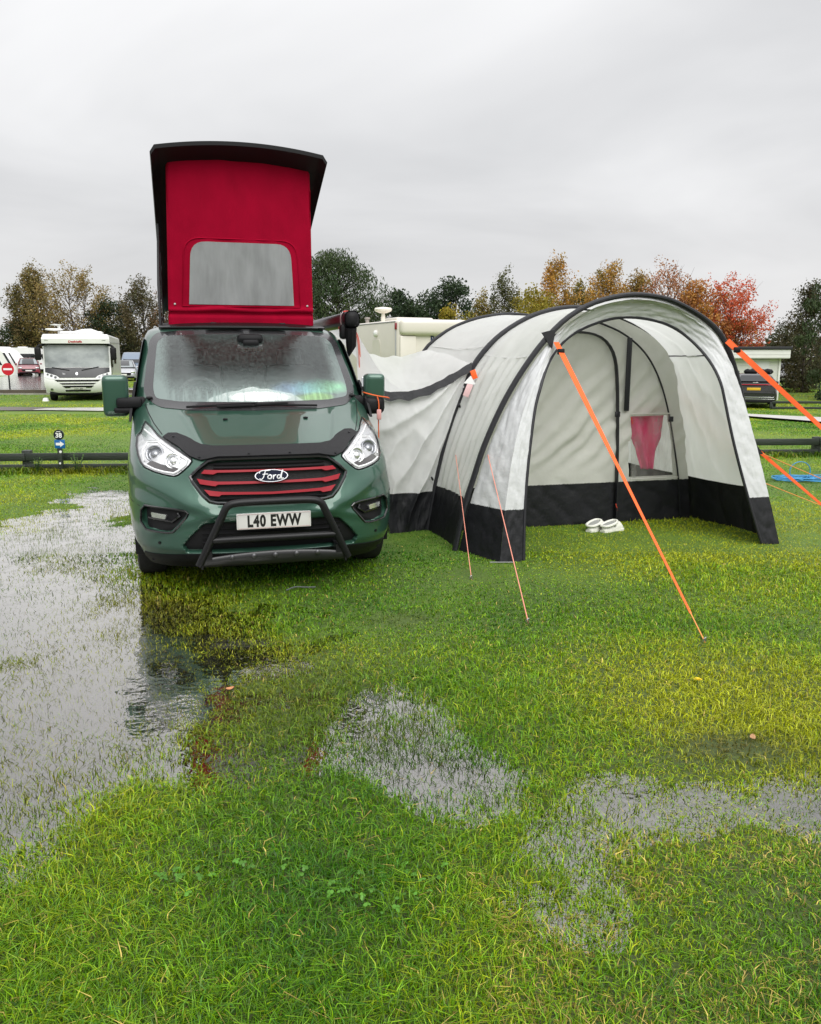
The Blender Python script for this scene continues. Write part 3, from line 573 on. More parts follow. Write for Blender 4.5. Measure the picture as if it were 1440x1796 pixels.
# windscreen: printed border, misted pane
def windscreen_material():
    m = glass('misted windscreen', (.93, .98, .97), .36, .045, (.25, .325, .305), 1.7, 34., .25, (1.3, 1, .55), .15, .85)
    t = m.node_tree; N = t.nodes; L = t.links
    mr = [n for n in N if n.type == 'MAP_RANGE'][0]; mix1 = mr.outputs[0].links[0].to_node; tcn = [n for n in N if n.type == 'TEX_COORD'][0]
    sp = N.new('ShaderNodeSeparateXYZ'); L.new(tcn.outputs['Object'], sp.inputs[0])
    def blob(cx, cz, rx, rz, amt, soft):
        a = N.new('ShaderNodeMapping'); a.inputs['Location'].default_value = (-cx / rx, 0, -cz / rz); a.inputs['Scale'].default_value = (1 / rx, 0, 1 / rz); L.new(tcn.outputs['Object'], a.inputs[0])
        ln = N.new('ShaderNodeVectorMath'); ln.operation = 'LENGTH'; L.new(a.outputs[0], ln.inputs[0])
        nz = N.new('ShaderNodeTexNoise'); nz.inputs['Scale'].default_value = 9; nz.inputs['Detail'].default_value = 5; L.new(tcn.outputs['Object'], nz.inputs['Vector'])
        ad = N.new('ShaderNodeMath'); ad.operation = 'MULTIPLY_ADD'; L.new(nz.outputs['Fac'], ad.inputs[0]); ad.inputs[1].default_value = 1.1; L.new(ln.outputs['Value'], ad.inputs[2])
        mm = N.new('ShaderNodeMapRange'); L.new(ad.outputs[0], mm.inputs[0]); mm.inputs[1].default_value = 1.5 - soft; mm.inputs[2].default_value = 1.5 + soft; mm.inputs[3].default_value = amt; mm.inputs[4].default_value = 0
        return mm.outputs[0]
    # patch that has cleared: the white cloth on the dashboard shows
    b1 = blob(.02, 1.378, .27, .040, .98, .14); mxn = N.new('ShaderNodeMath'); mxn.operation = 'MAXIMUM'; L.new(mr.outputs[0], mxn.inputs[0]); L.new(b1, mxn.inputs[1])
    # runs of water near the lower edge
    wv = N.new('ShaderNodeTexNoise'); wv.inputs['Scale'].default_value = 38; wv.inputs['Detail'].default_value = 2; a2 = N.new('ShaderNodeMapping'); a2.inputs['Scale'].default_value = (1, 0, .06); L.new(tcn.outputs['Object'], a2.inputs[0]); L.new(a2.outputs[0], wv.inputs['Vector'])
    wr = N.new('ShaderNodeMapRange'); L.new(wv.outputs['Fac'], wr.inputs[0]); wr.inputs[1].default_value = .5; wr.inputs[2].default_value = .64; wr.inputs[3].default_value = 0; wr.inputs[4].default_value = .45
    zr = N.new('ShaderNodeMapRange'); L.new(sp.outputs['Z'], zr.inputs[0]); zr.inputs[1].default_value = 1.38; zr.inputs[2].default_value = 1.46; zr.inputs[3].default_value = 1; zr.inputs[4].default_value = 0
    mu = N.new('ShaderNodeMath'); mu.operation = 'MULTIPLY'; L.new(wr.outputs[0], mu.inputs[0]); L.new(zr.outputs[0], mu.inputs[1])
    zg = N.new('ShaderNodeMapRange'); L.new(sp.outputs['Z'], zg.inputs[0]); zg.inputs[1].default_value = 1.36; zg.inputs[2].default_value = 1.60; zg.inputs[3].default_value = .02; zg.inputs[4].default_value = .58; zg.interpolation_type = 'SMOOTHSTEP'
    axn = N.new('ShaderNodeMath'); axn.operation = 'ABSOLUTE'; L.new(sp.outputs['X'], axn.inputs[0])
    xg = N.new('ShaderNodeMapRange'); L.new(axn.outputs[0], xg.inputs[0]); xg.inputs[1].default_value = .64; xg.inputs[2].default_value = .76; xg.inputs[3].default_value = 0; xg.inputs[4].default_value = -.6; xg.interpolation_type = 'SMOOTHSTEP'
    for g_ in (zg, xg):
        ad_ = N.new('ShaderNodeMath'); ad_.use_clamp = True; L.new(mr.outputs[0] if g_ is zg else prev.outputs[0], ad_.inputs[0]); L.new(g_.outputs[0], ad_.inputs[1]); prev = ad_
    L.new(prev.outputs[0], mxn.inputs[0])
    sb = N.new('ShaderNodeMath'); sb.operation = 'SUBTRACT'; sb.use_clamp = True; L.new(mxn.outputs[0], sb.inputs[0]); L.new(mu.outputs[0], sb.inputs[1]); L.new(sb.outputs[0], mix1.inputs[0])
    # rainbow reflection on the passenger side, painted into the mist colour
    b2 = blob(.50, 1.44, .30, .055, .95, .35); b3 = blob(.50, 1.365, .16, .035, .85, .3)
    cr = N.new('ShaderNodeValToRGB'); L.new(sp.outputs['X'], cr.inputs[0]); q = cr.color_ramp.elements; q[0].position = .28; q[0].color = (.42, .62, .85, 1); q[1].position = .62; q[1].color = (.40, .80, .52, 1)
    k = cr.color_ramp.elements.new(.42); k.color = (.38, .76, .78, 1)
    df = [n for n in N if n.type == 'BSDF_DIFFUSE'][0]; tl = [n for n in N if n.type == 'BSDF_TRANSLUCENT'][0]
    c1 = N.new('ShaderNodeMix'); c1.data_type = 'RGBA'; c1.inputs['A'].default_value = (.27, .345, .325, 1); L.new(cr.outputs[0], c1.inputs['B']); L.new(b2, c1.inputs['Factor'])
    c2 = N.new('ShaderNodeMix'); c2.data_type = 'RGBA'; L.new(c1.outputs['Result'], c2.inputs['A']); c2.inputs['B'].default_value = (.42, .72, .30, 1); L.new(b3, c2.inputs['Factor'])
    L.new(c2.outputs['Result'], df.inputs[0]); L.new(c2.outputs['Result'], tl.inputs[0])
    return m
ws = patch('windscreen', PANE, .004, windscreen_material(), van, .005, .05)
patch('windscreen_border', FRIT, .0045, FRITM, ws, .006, .045, [PANE])
mb = MB(); xx = np.linspace(-.55, .0, 16); mb.tube(onvan(xx, np.interp(xx, [-.55, 0], [1.287, 1.312]), .022), .009, 6)
mb.tube(onvan(np.linspace(-.02, .24, 8), np.linspace(1.292, 1.300, 8), .03), .011, 6).out('wiper', BLACKP, van)
mb = MB(); xx = np.linspace(-.30, .48, 20); mb.tube(onvan(xx, np.interp(xx, [-.30, .1, .48], [1.284, 1.300, 1.287]), .020), .009, 6)
mb.tube(onvan(np.linspace(-.32, -.05, 8), np.linspace(1.281, 1.290, 8), .03), .011, 6).out('wiper', BLACKP, van)
for s in (-1, 1): q = onvan(np.array([s * .835]), np.array([1.365]), .006)[0]; MB().bbox(tuple(q), (.05, .07, .02), .008).out('cowl_plug', BLACKP, van)
# cab interior seen through the mist
INT = mat('cab interior', (.05, .055, .055), .7)
MB().bbox((0, 1.55, 1.20), (1.7, .75, .16), .05).bbox((-.38, 1.50, 1.285), (.5, .35, .10), .04).out('dashboard', INT, van)
for x in (-.45, .45): MB().bbox((x, 2.35, 1.25), (.5, .16, .75), .06).bbox((x, 2.38, 1.68), (.26, .12, .2), .05).out('seat', mat('seat cloth', (.04, .045, .045), .9), van)
MB().tube([(-.42 + .19 * math.cos(t), 1.86 + .19 * math.sin(t) * .45, 1.33 + .19 * math.sin(t) * .9) for t in np.linspace(0, 2 * pi, 24, endpoint=False)], .016, 8, True).out('steering_wheel', INT, van)
MB().box((0, 2.75, 1.35), (1.75, .03, 1.2)).out('cab_curtain', mat('cab curtain', (.16, .185, .175), .9, var=.3, vscale=6), van)
mc = MB().bbox((.02, 1.72, 1.850), (.22, .16, .085), .035).bbox((.02, 1.64, 1.815), (.14, .05, .06), .02).out('sensor_pod', BLACKP, van)
MB().bbox((.02, 1.72, 1.77), (.23, .03, .07), .014).out('interior_mirror', GLOSSBLK, van)
u, v = np.meshgrid(np.linspace(-1, 1, 30), np.linspace(0, 1, 12), indexing='ij'); xx = .0 + .42 * u
zz = 1.29 + v * (.125 * (1 - np.abs(u) ** 3) + .02 + .035 * fbm(u * 3.2 + 2, 1.5)) + .01 * fbm(u * 4, v * 3); yy = ysurf(xx, zz) + .024 + .012 * fbm(u * 6, v * 6, 3)
cl = mesh('white_cloth', np.stack([xx, yy, zz], -1).reshape(-1, 3), grid(30, 12), mat('white cloth', (.86, .88, .86), .8, trans=.2)); cl.location = van.location; cl.rotation_euler = van.rotation_euler
tag(cl, 'white crumpled cloth lying on the dashboard behind the misted windscreen', 'cloth')
# side glass, pillars' trims, mirrors
def sidep(s):
    def f(y, z, d): h = prof(np.asarray(z))[1]; return np.stack([s * (h + d), np.asarray(y) + 0 * np.asarray(z), np.asarray(z)], -1)
    return f
for s in (-1, 1):
    patch('door_window', rounded([(1.42, 1.36), (1.66, 1.36), (2.45, 1.34), (2.48, 1.84), (2.05, 1.86), (1.90, 1.80)], .04), .004, DARKGLASS, van, .006, .08, (), sidep(s))
    patch('side_window', rounded([(2.65, 1.36), (4.7, 1.36), (4.7, 1.84), (2.65, 1.84)], .08), .004, DARKGLASS, van, .006, .12, (), sidep(s))
    patch('rubbing_strip', [(1.35, .60), (3.45, .60), (3.45, .72), (1.35, .72)], .012, BLACKP, van, .014, .15, (), sidep(s))
    patch('mirror_base', rounded([(1.20, 1.18), (1.32, 1.36), (1.52, 1.50), (1.62, 1.36), (1.50, 1.26)], .02), .018, BLACKP, van, .02, .05, (), sidep(s))
    mr_ = empty('door_mirror', (-1.10 if s < 0 else 1.055, 1.36, 1.385)); mr_.parent = van
    bm = bmesh.new(); bmesh.ops.create_cube(bm, size=1)
    for v_ in bm.verts:
        k = v_.co.copy(); v_.co = Vector((k.x * (.200 if s < 0 else .175), k.y * .15 + (.02 if k.z < 0 else 0), k.z * .335))
        if k.x * s < 0: v_.co.y += .02
    bmesh.ops.bevel(bm, geom=list(bm.edges), offset=.05, segments=4, affect='EDGES', profile=.6)
    bm.verts.index_update(); VV = [v_.co.copy() for v_ in bm.verts]; FF = [[v_.index for v_ in f.verts] for f in bm.faces]; bm.free()
    cap = mesh('mirror_cap', VV, FF, PAINT, mr_, True, None, 60)
    if s < 0:
        MB().bbox((.105, -.055, -.055), (.20, .09, .085), .025).bbox((.16, -.01, -.06), (.16, .12, .10), .03).bbox((.055, -.05, -.115), (.14, .075, .045), .016).out('mirror_arm', BLACKP, mr_)
    else:
        MB().bbox((-.01, -.012, -.105), (.19, .145, .155), .05, 3).bbox((-.16, .0, -.07), (.12, .12, .10), .03).out('mirror_arm', BLACKP, mr_)
    MB().bbox((0, .078, .0), (.19, .01, .27), .004).out('mirror_glass', CHROME, mr_)
# roof: front fairing, gutters, pop top lid, canvas, awning case
FAIR = rounded(mir([(-.74, 1.938), (-.76, 1.955), (-.72, 1.992)]), .012)
patch('roof_fairing', FAIR, .026, ROOFBLK, van, .03, .04)
MB().tube(onvan(np.linspace(-.74, .74, 30), np.full(30, 1.936), .022), .010, 6).out('fairing_edge', GLOSSBLK, van)
for s in (-1, 1): MB().tube([(s * .80, y, z) for y, z in ((2.75, 1.955), (2.9, 1.975), (4.8, 1.975))], .020, 8).out('roof_gutter', PAINT, van)
def lid(u, v, d):
    y = 1.72 + v * 2.62; z = 3.475 - v * 2.62 * .452 - .07 * u ** 2 - .05 * sstep(.955, 1.0, np.abs(u)) + .05 * np.sin(np.clip(v, 0, 1) * pi)
    return np.stack([u * (.738 + .01 * v), y + d * .41, z + d * .91], -1)
u, v = np.meshgrid(np.linspace(-1, 1, 41), np.linspace(0, 1, 31), indexing='ij')
T = lid(u, v, 0.).reshape(-1, 3); Bm = (lid(u * .99, .005 + v * .99, -.030)).reshape(-1, 3); g = grid(41, 31); n0 = len(T)
rimi = [i * 31 for i in range(41)] + [40 * 31 + j for j in range(1, 31)] + [i * 31 + 30 for i in range(39, -1, -1)] + [j for j in range(29, 0, -1)]
FF = [tuple(f[::-1]) for f in g] + [tuple(f + n0) for f in g] + [(rimi[i], rimi[(i + 1) % len(rimi)], rimi[(i + 1) % len(rimi)] + n0, rimi[i] + n0) for i in range(len(rimi))]
mesh('pop_top_lid', np.vstack([T, Bm]), FF, ROOFBLK, van, True, None, 50)
def lidz(y): return 3.475 - (y - 1.72) * .452 - .10
def canvas_front(uu, zz, d=0.):
    t = (zz - 1.97) / 1.27; hw_ = .665 - .045 * t; x = uu * hw_; y = 2.20 - .26 * t
    y = y - .012 * np.sin(np.clip(t, 0, 1) * pi) * (1 - uu ** 2) + (.016 * fbm(x * 2.2, zz * 1.0, 1.) + .012 * fbm(x * 4 + zz * 2.2, zz * 1.2 - x, 4.)) + .005 * fbm(x * 11, zz * 5, 5.)
    y = y + .022 * np.exp(-((zz - 2.085) / .016) ** 2) - .016 * np.exp(-((zz - 2.115 + .01 * np.sin(x * 9)) / .02) ** 2) + .03 * sstep(.97, 1., np.abs(uu)) - d
    return np.stack([x + d * 0, y, zz], -1)
u, z_ = np.meshgrid(np.linspace(-1, 1, 71), np.linspace(1.965, 3.38, 96), indexing='ij')
cv = mesh('canvas', canvas_front(u, z_).reshape(-1, 3), grid(71, 96), RED, van)
for s in (-1, 1):
    yy, t = np.meshgrid(np.linspace(0, 1, 60), np.linspace(0, 1, 40), indexing='ij')
    y = 2.22 + yy * 1.95; zt = lidz(y) + .02; z = 1.97 + (zt - 1.97) * t; x = s * (.665 - .045 * t - .02 * np.sin(t * pi) + .012 * fbm(yy * 9, t * 5, s))
    y = y - .26 * t * (1 - yy)
    mesh('canvas_side', np.stack([x, y, z], -1).reshape(-1, 3), grid(60, 40), RED, cv)
WIN = rounded([(-.475, 2.165), (.475, 2.165), (.440, 2.70), (-.440, 2.70)], [.0, .0, .13, .13], 6)
wf = lambda x, z, d: canvas_front(np.asarray(x) / (.665 - .045 * (np.asarray(z) - 1.97) / 1.27), np.asarray(z), d)
wp = patch('window_flap', WIN, .006, GREYMESH, cv, .006, .04, (), wf)
mb = MB(); q = wf(np.array([p[0] for p in WIN]) * 1.13, (np.array([p[1] for p in WIN]) - 2.43) * 1.09 + 2.437, .003); mb.tube([tuple(p) for p in q], .006, 5, True, .5).out('window_seam', RED, cv)
for s in (-1, 1): MB().lathe([(.011, 0), (.009, -.004), (.001, -.005)], tuple(wf(s * .60, 2.165, .003)), 'y', 10).out('press_stud', CHROME, cv)
MB().tube([(-.735, 2.30, 1.98), (-.735, 2.35, 2.35), (-.715, 2.65, 2.92)], .014, 6).out('gas_strut', BLACKM, van)
MB().tube([(-.71, 2.28, 2.0), (-.705, 2.30, 2.62)], .006, 5).tube(smooth_curve([(-.72, 2.24, 2.02), (-.70, 2.2, 2.12), (-.73, 2.24, 2.3), (-.70, 2.26, 2.5)], 20), .005, 5).out('tie_strap', BLACKM, van)
for x in (-.27, .36): MB().bbox((x, 2.16, 1.995), (.06, .05, .025), .008).out('lid_catch', BLACKP, van)
ac = MB().bbox((.99, 3.32, 2.045), (.13, 2.60, .145), .05, 3).out('awning_case', mat('awning case anodised', (.05, .045, .05), .3, metal=.6), van)
MB().bbox((.995, 2.00, 2.040), (.145, .09, .165), .06, 4).out('end_cap', BLACKP, ac)
MB().bbox((.93, 2.08, 1.93), (.08, .10, .14), .03).tube([(.985, 2.0, 1.96), (.99, 2.03, 1.80), (.965, 2.04, 1.70)], [.055, .05, .01], 8).out('case_bracket', BLACKP, ac)
ORANGE = mat('orange webbing', (.85, .10, .015), .65, bump=.3, bscale=700)
PINK = mat('pale reflective tape', (.55, .42, .42), .3)
for y, m_, hgt in ((2.16, PINK, .155),): MB().bbox((.985, y, 2.045), (.14, .055, hgt), .055, 3).out('strap_band', m_, ac)
for c_ in ((.975, 2.17, 2.115), (.92, 2.12, 1.965)): MB().bbox(c_, (.06, .06, .025), .008).out('strap_buckle', mat('red buckle', (.7, .03, .015), .4), ac)
# ================================================================== INFLATABLE AWNING (local frame: a across, b back, z up)
FAB = mat('awning polyester', (.90, .905, .89), .62, spec=.25, trans=.50, bump=.12, bscale=30, var=.05, vscale=2.2)
FABIN = mat('awning inner fabric', (.68, .68, .63), .7, spec=.2, trans=.30, bump=.14, bscale=26, var=.06, vscale=2.5)
SILV = mat('grey coated fabric', (.63, .64, .645), .5, spec=.3, trans=.05, bump=.25, bscale=22, var=.10, vscale=4)
SKIRT = mat('black skirt fabric', (.011, .0115, .014), .55, spec=.32, bump=.35, bscale=14, var=.2, vscale=5)
SLEEVE = mat('charcoal beam sleeve', (.022, .0225, .026), .5, spec=.35, bump=.2, bscale=30)
PIPING = mat('black piping', (.008, .008, .012), .45)
OR2 = mat('orange storm strap', (.95, .13, .02), .55, spec=.4, bump=.15, bscale=500)
CORD = mat('orange guy cord', (.80, .30, .08), .6)
CORDP = mat('faded pink guy cord', (.80, .30, .22), .6)
tent = empty('awning_tent', (.858, 6.664, 0), R(15), 'white and black inflatable awning tent with arched open porch', 'awning tent')
def tw(a, b, z): return (.858 + a * math.cos(R(15)) - b * math.sin(R(15)), 6.664 + a * math.sin(R(15)) + b * math.cos(R(15)), z)
BEAM_F = [(-.34, 0), (-.24, .45), (-.16, .67), (-.09, .9), (.06, 1.23), (.19, 1.46), (.35, 1.69), (.51, 1.88), (.68, 2.03), (.89, 2.14), (1.10, 2.195), (1.28, 2.22), (1.48, 2.21), (1.68, 2.175), (2.04, 2.01), (2.24, 1.83), (2.42, 1.42), (2.55, .96), (2.65, .44), (2.72, 0)]
BEAM_M = [(-.34, 0), (-.26, .45), (-.15, .9), (-.05, 1.18), (.04, 1.4), (.13, 1.62), (.35, 1.87), (.64, 2.05), (.88, 2.13), (1.12, 2.17), (1.4, 2.15), (1.6, 2.10), (1.92, 1.98), (2.16, 1.8), (2.30, 1.55), (2.43, .9), (2.52, .44), (2.57, 0)]
BEAM_B = [(-.36, 0), (-.30, .6), (-.22, 1.2), (-.05, 1.72), (.24, 1.97), (.58, 2.11), (.92, 2.165), (1.15, 2.165), (1.5, 2.12), (2.0, 1.9), (2.3, 1.5), (2.42, .9), (2.5, .44), (2.55, 0)]
NS = 200
def arch(pts, b, n=NS): return np.insert(smooth_curve(pts, n), 1, b, axis=1)
AF, AM, AB = arch(BEAM_F, .50), arch(BEAM_M, 1.42), arch(BEAM_B, 2.75)
def parts_apart(o):
    """a skirt that the cut left in two separate pieces becomes two objects"""
    xs_ = np.array([v.co.x for v in o.data.vertices]); lo, hi = xs_.min(), xs_.max(); mid_ = (lo + hi) / 2
    if (np.abs(xs_ - mid_) < .35).any(): return
    c2 = o.copy(); c2.data = o.data.copy(); COL.objects.link(c2)
    for ob, sgn in ((o, 1), (c2, -1)):
        bm = bmesh.new(); bm.from_mesh(ob.data); bmesh.ops.delete(bm, geom=[v for v in bm.verts if (v.co.x - mid_) * sgn > 0], context='VERTS'); bm.to_mesh(ob.data); bm.free()
def splitz(name, G, zcut, mlow, mup, parent, lname=None, hole=None):
    """grid G[nu, nv, 3] cut at height zcut: below it the skirt, above it the panel"""
    nu, nv = G.shape[:2]; V = G.reshape(-1, 3); F = grid(nu, nv)
    if hole is not None: F = F[~hole(V[F].mean(1))]
    res = None
    for nm, m, keep_up in ((name, mup, True), (lname or 'mud_skirt', mlow, False)):
        o = mesh(nm, V, F, m, parent); bm = bmesh.new(); bm.from_mesh(o.data)
        bmesh.ops.bisect_plane(bm, geom=list(bm.verts) + list(bm.edges) + list(bm.faces), plane_co=(0, 0, zcut + (.0 if keep_up else .004)), plane_no=(0, 0, 1), clear_inner=keep_up, clear_outer=not keep_up, dist=1e-5)
        bm.to_mesh(o.data); bm.free(); o.data.polygons.foreach_set('use_smooth', np.ones(len(o.data.polygons), bool)); res = res or o
        if not keep_up: parts_apart(o)
    return res
def clean(o):
    bm = bmesh.new(); bm.from_mesh(o.data); bmesh.ops.delete(bm, geom=[v for v in bm.verts if not v.link_faces], context='VERTS'); bm.to_mesh(o.data); bm.free()
def normals(G):
    du = np.gradient(G, axis=0); dv = np.gradient(G, axis=1); n = np.cross(du, dv); return n / (np.linalg.norm(n, axis=-1, keepdims=True) + 1e-9)
def ridge(p, q=2.): return (1 - np.abs(np.sin(p))) ** q
def loft(A, B, nv, slack=.03, fold=None, seed=0.):
    t = np.linspace(0, 1, nv)[None, :, None]; G = A[:, None] * (1 - t) + B[:, None] * t; N = normals(G)
    u = np.linspace(0, 1, len(A))[:, None]; tt = t[..., 0]
    d = -slack * np.sin(tt * pi) + (.016 * fbm(u * 14 + seed, tt * 4, seed) + .012 * (ridge(u * 26 + tt * 7 + 3 * fbm(u * 6, tt * 2, seed), 2) - .3)) * np.sin(tt * pi) + .006 * fbm(u * 40, tt * 9, seed + 3)
    if fold is not None: d = d + fold(G, u, tt)
    s = -1 if N[len(A) // 2, nv // 2, 2] < 0 else 1
    return G + N * (s * d)[..., None]
# panel between the front and middle beams: deep upright folds in the lower left
def folds(G, u, t):
    b = G[..., 1]; z = G[..., 2]; w = sstep(.40, .55, z) * (1 - sstep(1.55, 1.78, z)) * (G[..., 0] < 1.2)
    r = .016 * np.sin(2 * pi * b / .125 + 1.2 * np.sin(z * 1.1) + 2.0 * fbm(b * 6, z * .8, 2.)) * w * np.sin(np.clip(t, 0, 1) * pi) ** .5
    return r + .012 * ridge(b * 9 + z * .6 + 2 * fbm(b * 3, z * 2, 5.), 3) * (1 - sstep(.42, .5, z))
def seam(b0, b1): return lambda C: .45
splitz('roof_panel', loft(AF, AM, 60, .035, folds, 1.), .455, SKIRT, FAB, tent)
splitz('roof_panel', loft(AM, AB, 50, .05, None, 4.), .455, SKIRT, FAB, tent)
q_ = (AF[:, None] * np.array([1, .5, 0])[None, :, None] + AM[:, None] * np.array([0, .5, 1])[None, :, None]); k_ = [i for i in range(NS // 2, NS) if AF[i, 2] > 1.70][-1]
MB().tube([tuple(q_[k_, j] + np.array([-.03, 0, -.012])) for j in range(3)], .006, 6).out('panel_seam', SLEEVE, tent)
for A_, B_, zz_ in ((AF, AM, 1.70), (AM, AB, 1.80)):
    i_ = [i for i in range(NS // 2) if A_[i, 2] > zz_][0]; j_ = [i for i in range(NS // 2) if B_[i, 2] > zz_][0]
    MB().tube([tuple((A_[i_] * (1 - t) + B_[j_] * t) + np.array([.03 * math.sin(t * pi), 0, -.028 * math.sin(t * pi)])) for t in np.linspace(0, 1, 12)], .005, 5).out('panel_seam', FAB, tent)
# back wall
def wall(A, b, dz=.0, n=40):
    L = A[:, [0, 2]]; k = len(L) // 2; a = np.linspace(0, 1, n)
    P = np.stack([L[:k], L[::-1][:k]], 0); G = P[0][:, None] * (1 - a)[None, :, None] + P[1][:, None] * a[None, :, None]
    return G
Gb = wall(AB, 2.75); Gb3 = np.insert(Gb, 1, 2.75, axis=2); Gb3[..., 1] += .01 * fbm(Gb[..., 0] * 3, Gb[..., 1] * 3, 2.)
splitz('back_wall', Gb3, .45, SKIRT, FABIN, tent)
# air beams in their sleeves
def sleeve(A, r, flat=1., out=.02, name='air_beam'):
    c = A.copy(); cen = np.array([1.2, A[0, 1], .9]); d = c - cen; d /= np.linalg.norm(d, axis=1, keepdims=True); c = c + d * out
    return MB().tube(c[::3], r, 10, flat=flat).out(name, SLEEVE, tent)
sleeve(AF, .038, .6, .020); sleeve(AM, .044, .55, .012); sleeve(AB, .032, .6, .008)
# front band and wings: beam -> corner fold -> piping of the opening
CORN = [(-.12, 0, -.01), (-.05, .09, .44), (.06, .2, .96), (.24, .32, 1.42), (.50, .42, 1.80), (.70, .455, 1.98), (.93, .47, 2.11), (1.26, .475, 2.185), (1.66, .465, 2.14), (1.95, .43, 2.0), (2.15, .38, 1.82), (2.30, .30, 1.42), (2.42, .2, .96), (2.54, .1, .44), (2.62, 0, -.01)]
PIPE = [(.10, .01, 0), (.13, .09, .4), (.17, .15, .73), (.23, .22, 1.06), (.29, .28, 1.34), (.41, .33, 1.6), (.63, .38, 1.82), (.88, .41, 1.96), (1.24, .43, 2.06), (1.64, .42, 2.02), (1.89, .39, 1.9), (2.05, .35, 1.7), (2.11, .30, 1.42), (2.18, .2, .97), (2.28, .12, .56), (2.40, .03, .12), (2.44, .01, 0)]
CC, PC = smooth_curve(CORN, NS), smooth_curve(PIPE, NS)
CC[:, 1] += .09 * sstep(1.5, 2.05, CC[:, 2]); PC[:, 1] += .20 * sstep(1.4, 1.95, PC[:, 2])     # the band hangs back under the front beam
AFb = AF.copy(); AFb[:, 1] -= .012; AFb[:, 0] = 1.2 + (AFb[:, 0] - 1.2) * .985; AFb[:, 2] *= .990
def band(A, B, nv, amp, seed):
    t = np.linspace(0, 1, nv)[None, :, None]; G = A[:, None] * (1 - t) + B[:, None] * t; N = normals(G); u = np.linspace(0, 1, len(A))[:, None]; tt = t[..., 0]
    w = np.sin(np.clip(tt, 0, 1) * pi) ** .6
    d = amp * (fbm(u * 34 + tt * 3, tt * 3 - u * 9, seed) + .8 * (ridge(u * 95 + tt * 3.5 + 4 * fbm(u * 12, tt * 2, seed), 3) - .3)) * w + .004 * fbm(u * 110, tt * 12, seed + 5)
    return G + N * d[..., None]
zsk = .435
splitz('side_wing', band(AFb, CC, 26, .012, 3.), zsk, SKIRT, SILV, tent)
splitz('porch_band', band(CC, PC, 22, .012, 8.), zsk, SKIRT, SILV, tent)
MB().tube(PC[::2], .013, 8).out('porch_piping', PIPING, tent)
# wings and porch band are the same grey coated cloth above the skirt
# inner front wall with its zipped door and vinyl window
AMi = AM.copy(); AMi[:, 0] = 1.12 + (AMi[:, 0] - 1.12) * .968; AMi[:, 2] *= .982
Gi = np.insert(wall(AMi, 1.24, n=90), 1, 1.27, axis=2)
a_, z_ = Gi[..., 0], Gi[..., 2]
_w = sstep(.5, .8, z_) * (1 - sstep(1.5, 2., z_))
Gi[..., 1] += .017 * np.sin((z_ - .95 * a_) * 30 + 5 * fbm(a_ * 1.6, z_ * 1.6, 3.)) * _w * (.35 + 1.2 * np.clip(fbm(a_ * 2.2, z_ * 2.2, 8.) + .3, 0, 1)) + .020 * np.sin((z_ * .8 - a_ * 1.0) * 9 + 3 * fbm(a_ * 1.5, z_ * 1.5, 3.)) * sstep(.45, .9, z_) * (1 - sstep(1.2, 1.9, z_)) + .016 * ridge((z_ + .85 * a_) * 11 + 3 * fbm(a_ * 2, z_ * 2, 1.), 3) * (1 - sstep(.42, .55, z_)) + .008 * fbm(a_ * 9, z_ * 9, 2.)
WINQ = [(1.765, .475), (2.30, .475), (2.19, 1.125), (1.735, 1.125)]
splitz('inner_wall', Gi, .435, SKIRT, FABIN, tent, None, lambda C: sdf(C[:, [0, 2]], WINQ) < -.012)
def iw(a, z, d=.0): return (a, 1.25 - d, z)
def bend(L, n=40): return smooth_curve(L, n, 3)
MB().tube([iw(a, z, .012) for a, z in bend([(.66, 1.80), (.85, 1.90), (1.10, 1.935), (1.30, 1.92), (1.44, 1.85), (1.54, 1.70), (1.575, 1.45), (1.595, 1.1), (1.615, .6), (1.625, .06)])], .030, 6, flat=.4).out('door_zip_flap', PIPING, tent)
MB().tube([iw(a, z, .010) for a, z in bend([(1.33, 2.03), (1.62, 1.93), (1.88, 1.74), (2.05, 1.48), (2.17, 1.16), (2.27, .75), (2.34, .43), (2.38, .06)])], .010, 6).out('wall_piping', PIPING, tent)
MB().bbox(iw(1.69, 1.52, .012), (.055, .014, .72), .005).out('rolled_blind_strap', PIPING, tent)
for a, z in ((1.588, 1.13), (2.195, 1.07)): MB().bbox(iw(a, z, .02), (.055, .02, .055), .006).out('strap_buckle', PIPING, tent)
for a, z, L in ((1.61, .22, .07), (1.735, 1.10, .07)): MB().tube([iw(a, z, .03), iw(a + .01, z - L * .5, .034), iw(a + .02, z - L, .03)], .006, 6).out('zip_puller', mat('red zip puller', (.6, .06, .03), .5), tent)
VINYL = glass('clear vinyl', (.93, .93, .92), .86, .10, (.5, .5, .47), 1.45, 3., .15, (2, 1, .7))
n = 40; u, v = np.meshgrid(np.linspace(0, 1, n), np.linspace(0, 1, n), indexing='ij')
aa = (1.735 * (1 - u) + 2.19 * u) * v + (1.765 * (1 - u) + 2.30 * u) * (1 - v); zz = .475 + (1.125 - .475) * v
bb_ = 1.222 + .007 * fbm(aa * 5, zz * 3, 2.) + .004 * ridge((aa * 3 + zz * 2) * 5, 3)
wpn = mesh('vinyl_window', np.stack([aa, bb_, zz], -1).reshape(-1, 3), grid(n, n), VINYL, tent)
for q in ([(1.76, .47), (2.31, .47)], [(1.73, 1.13), (2.20, 1.13)]):
    MB().tube([iw(a, z, .034) for a, z in resample(q, 8)], .006, 6).out('window_hem', FABIN, wpn)
# eyelets and a black reinforcement patch at the beam
MB().prism([(-.07, 0), (.06, .03), (.03, -.14)], lambda u, v, d: (.47 + u, .455 + d, 1.90 + v), 0, .012).out('reinforcement', SLEEVE, tent)
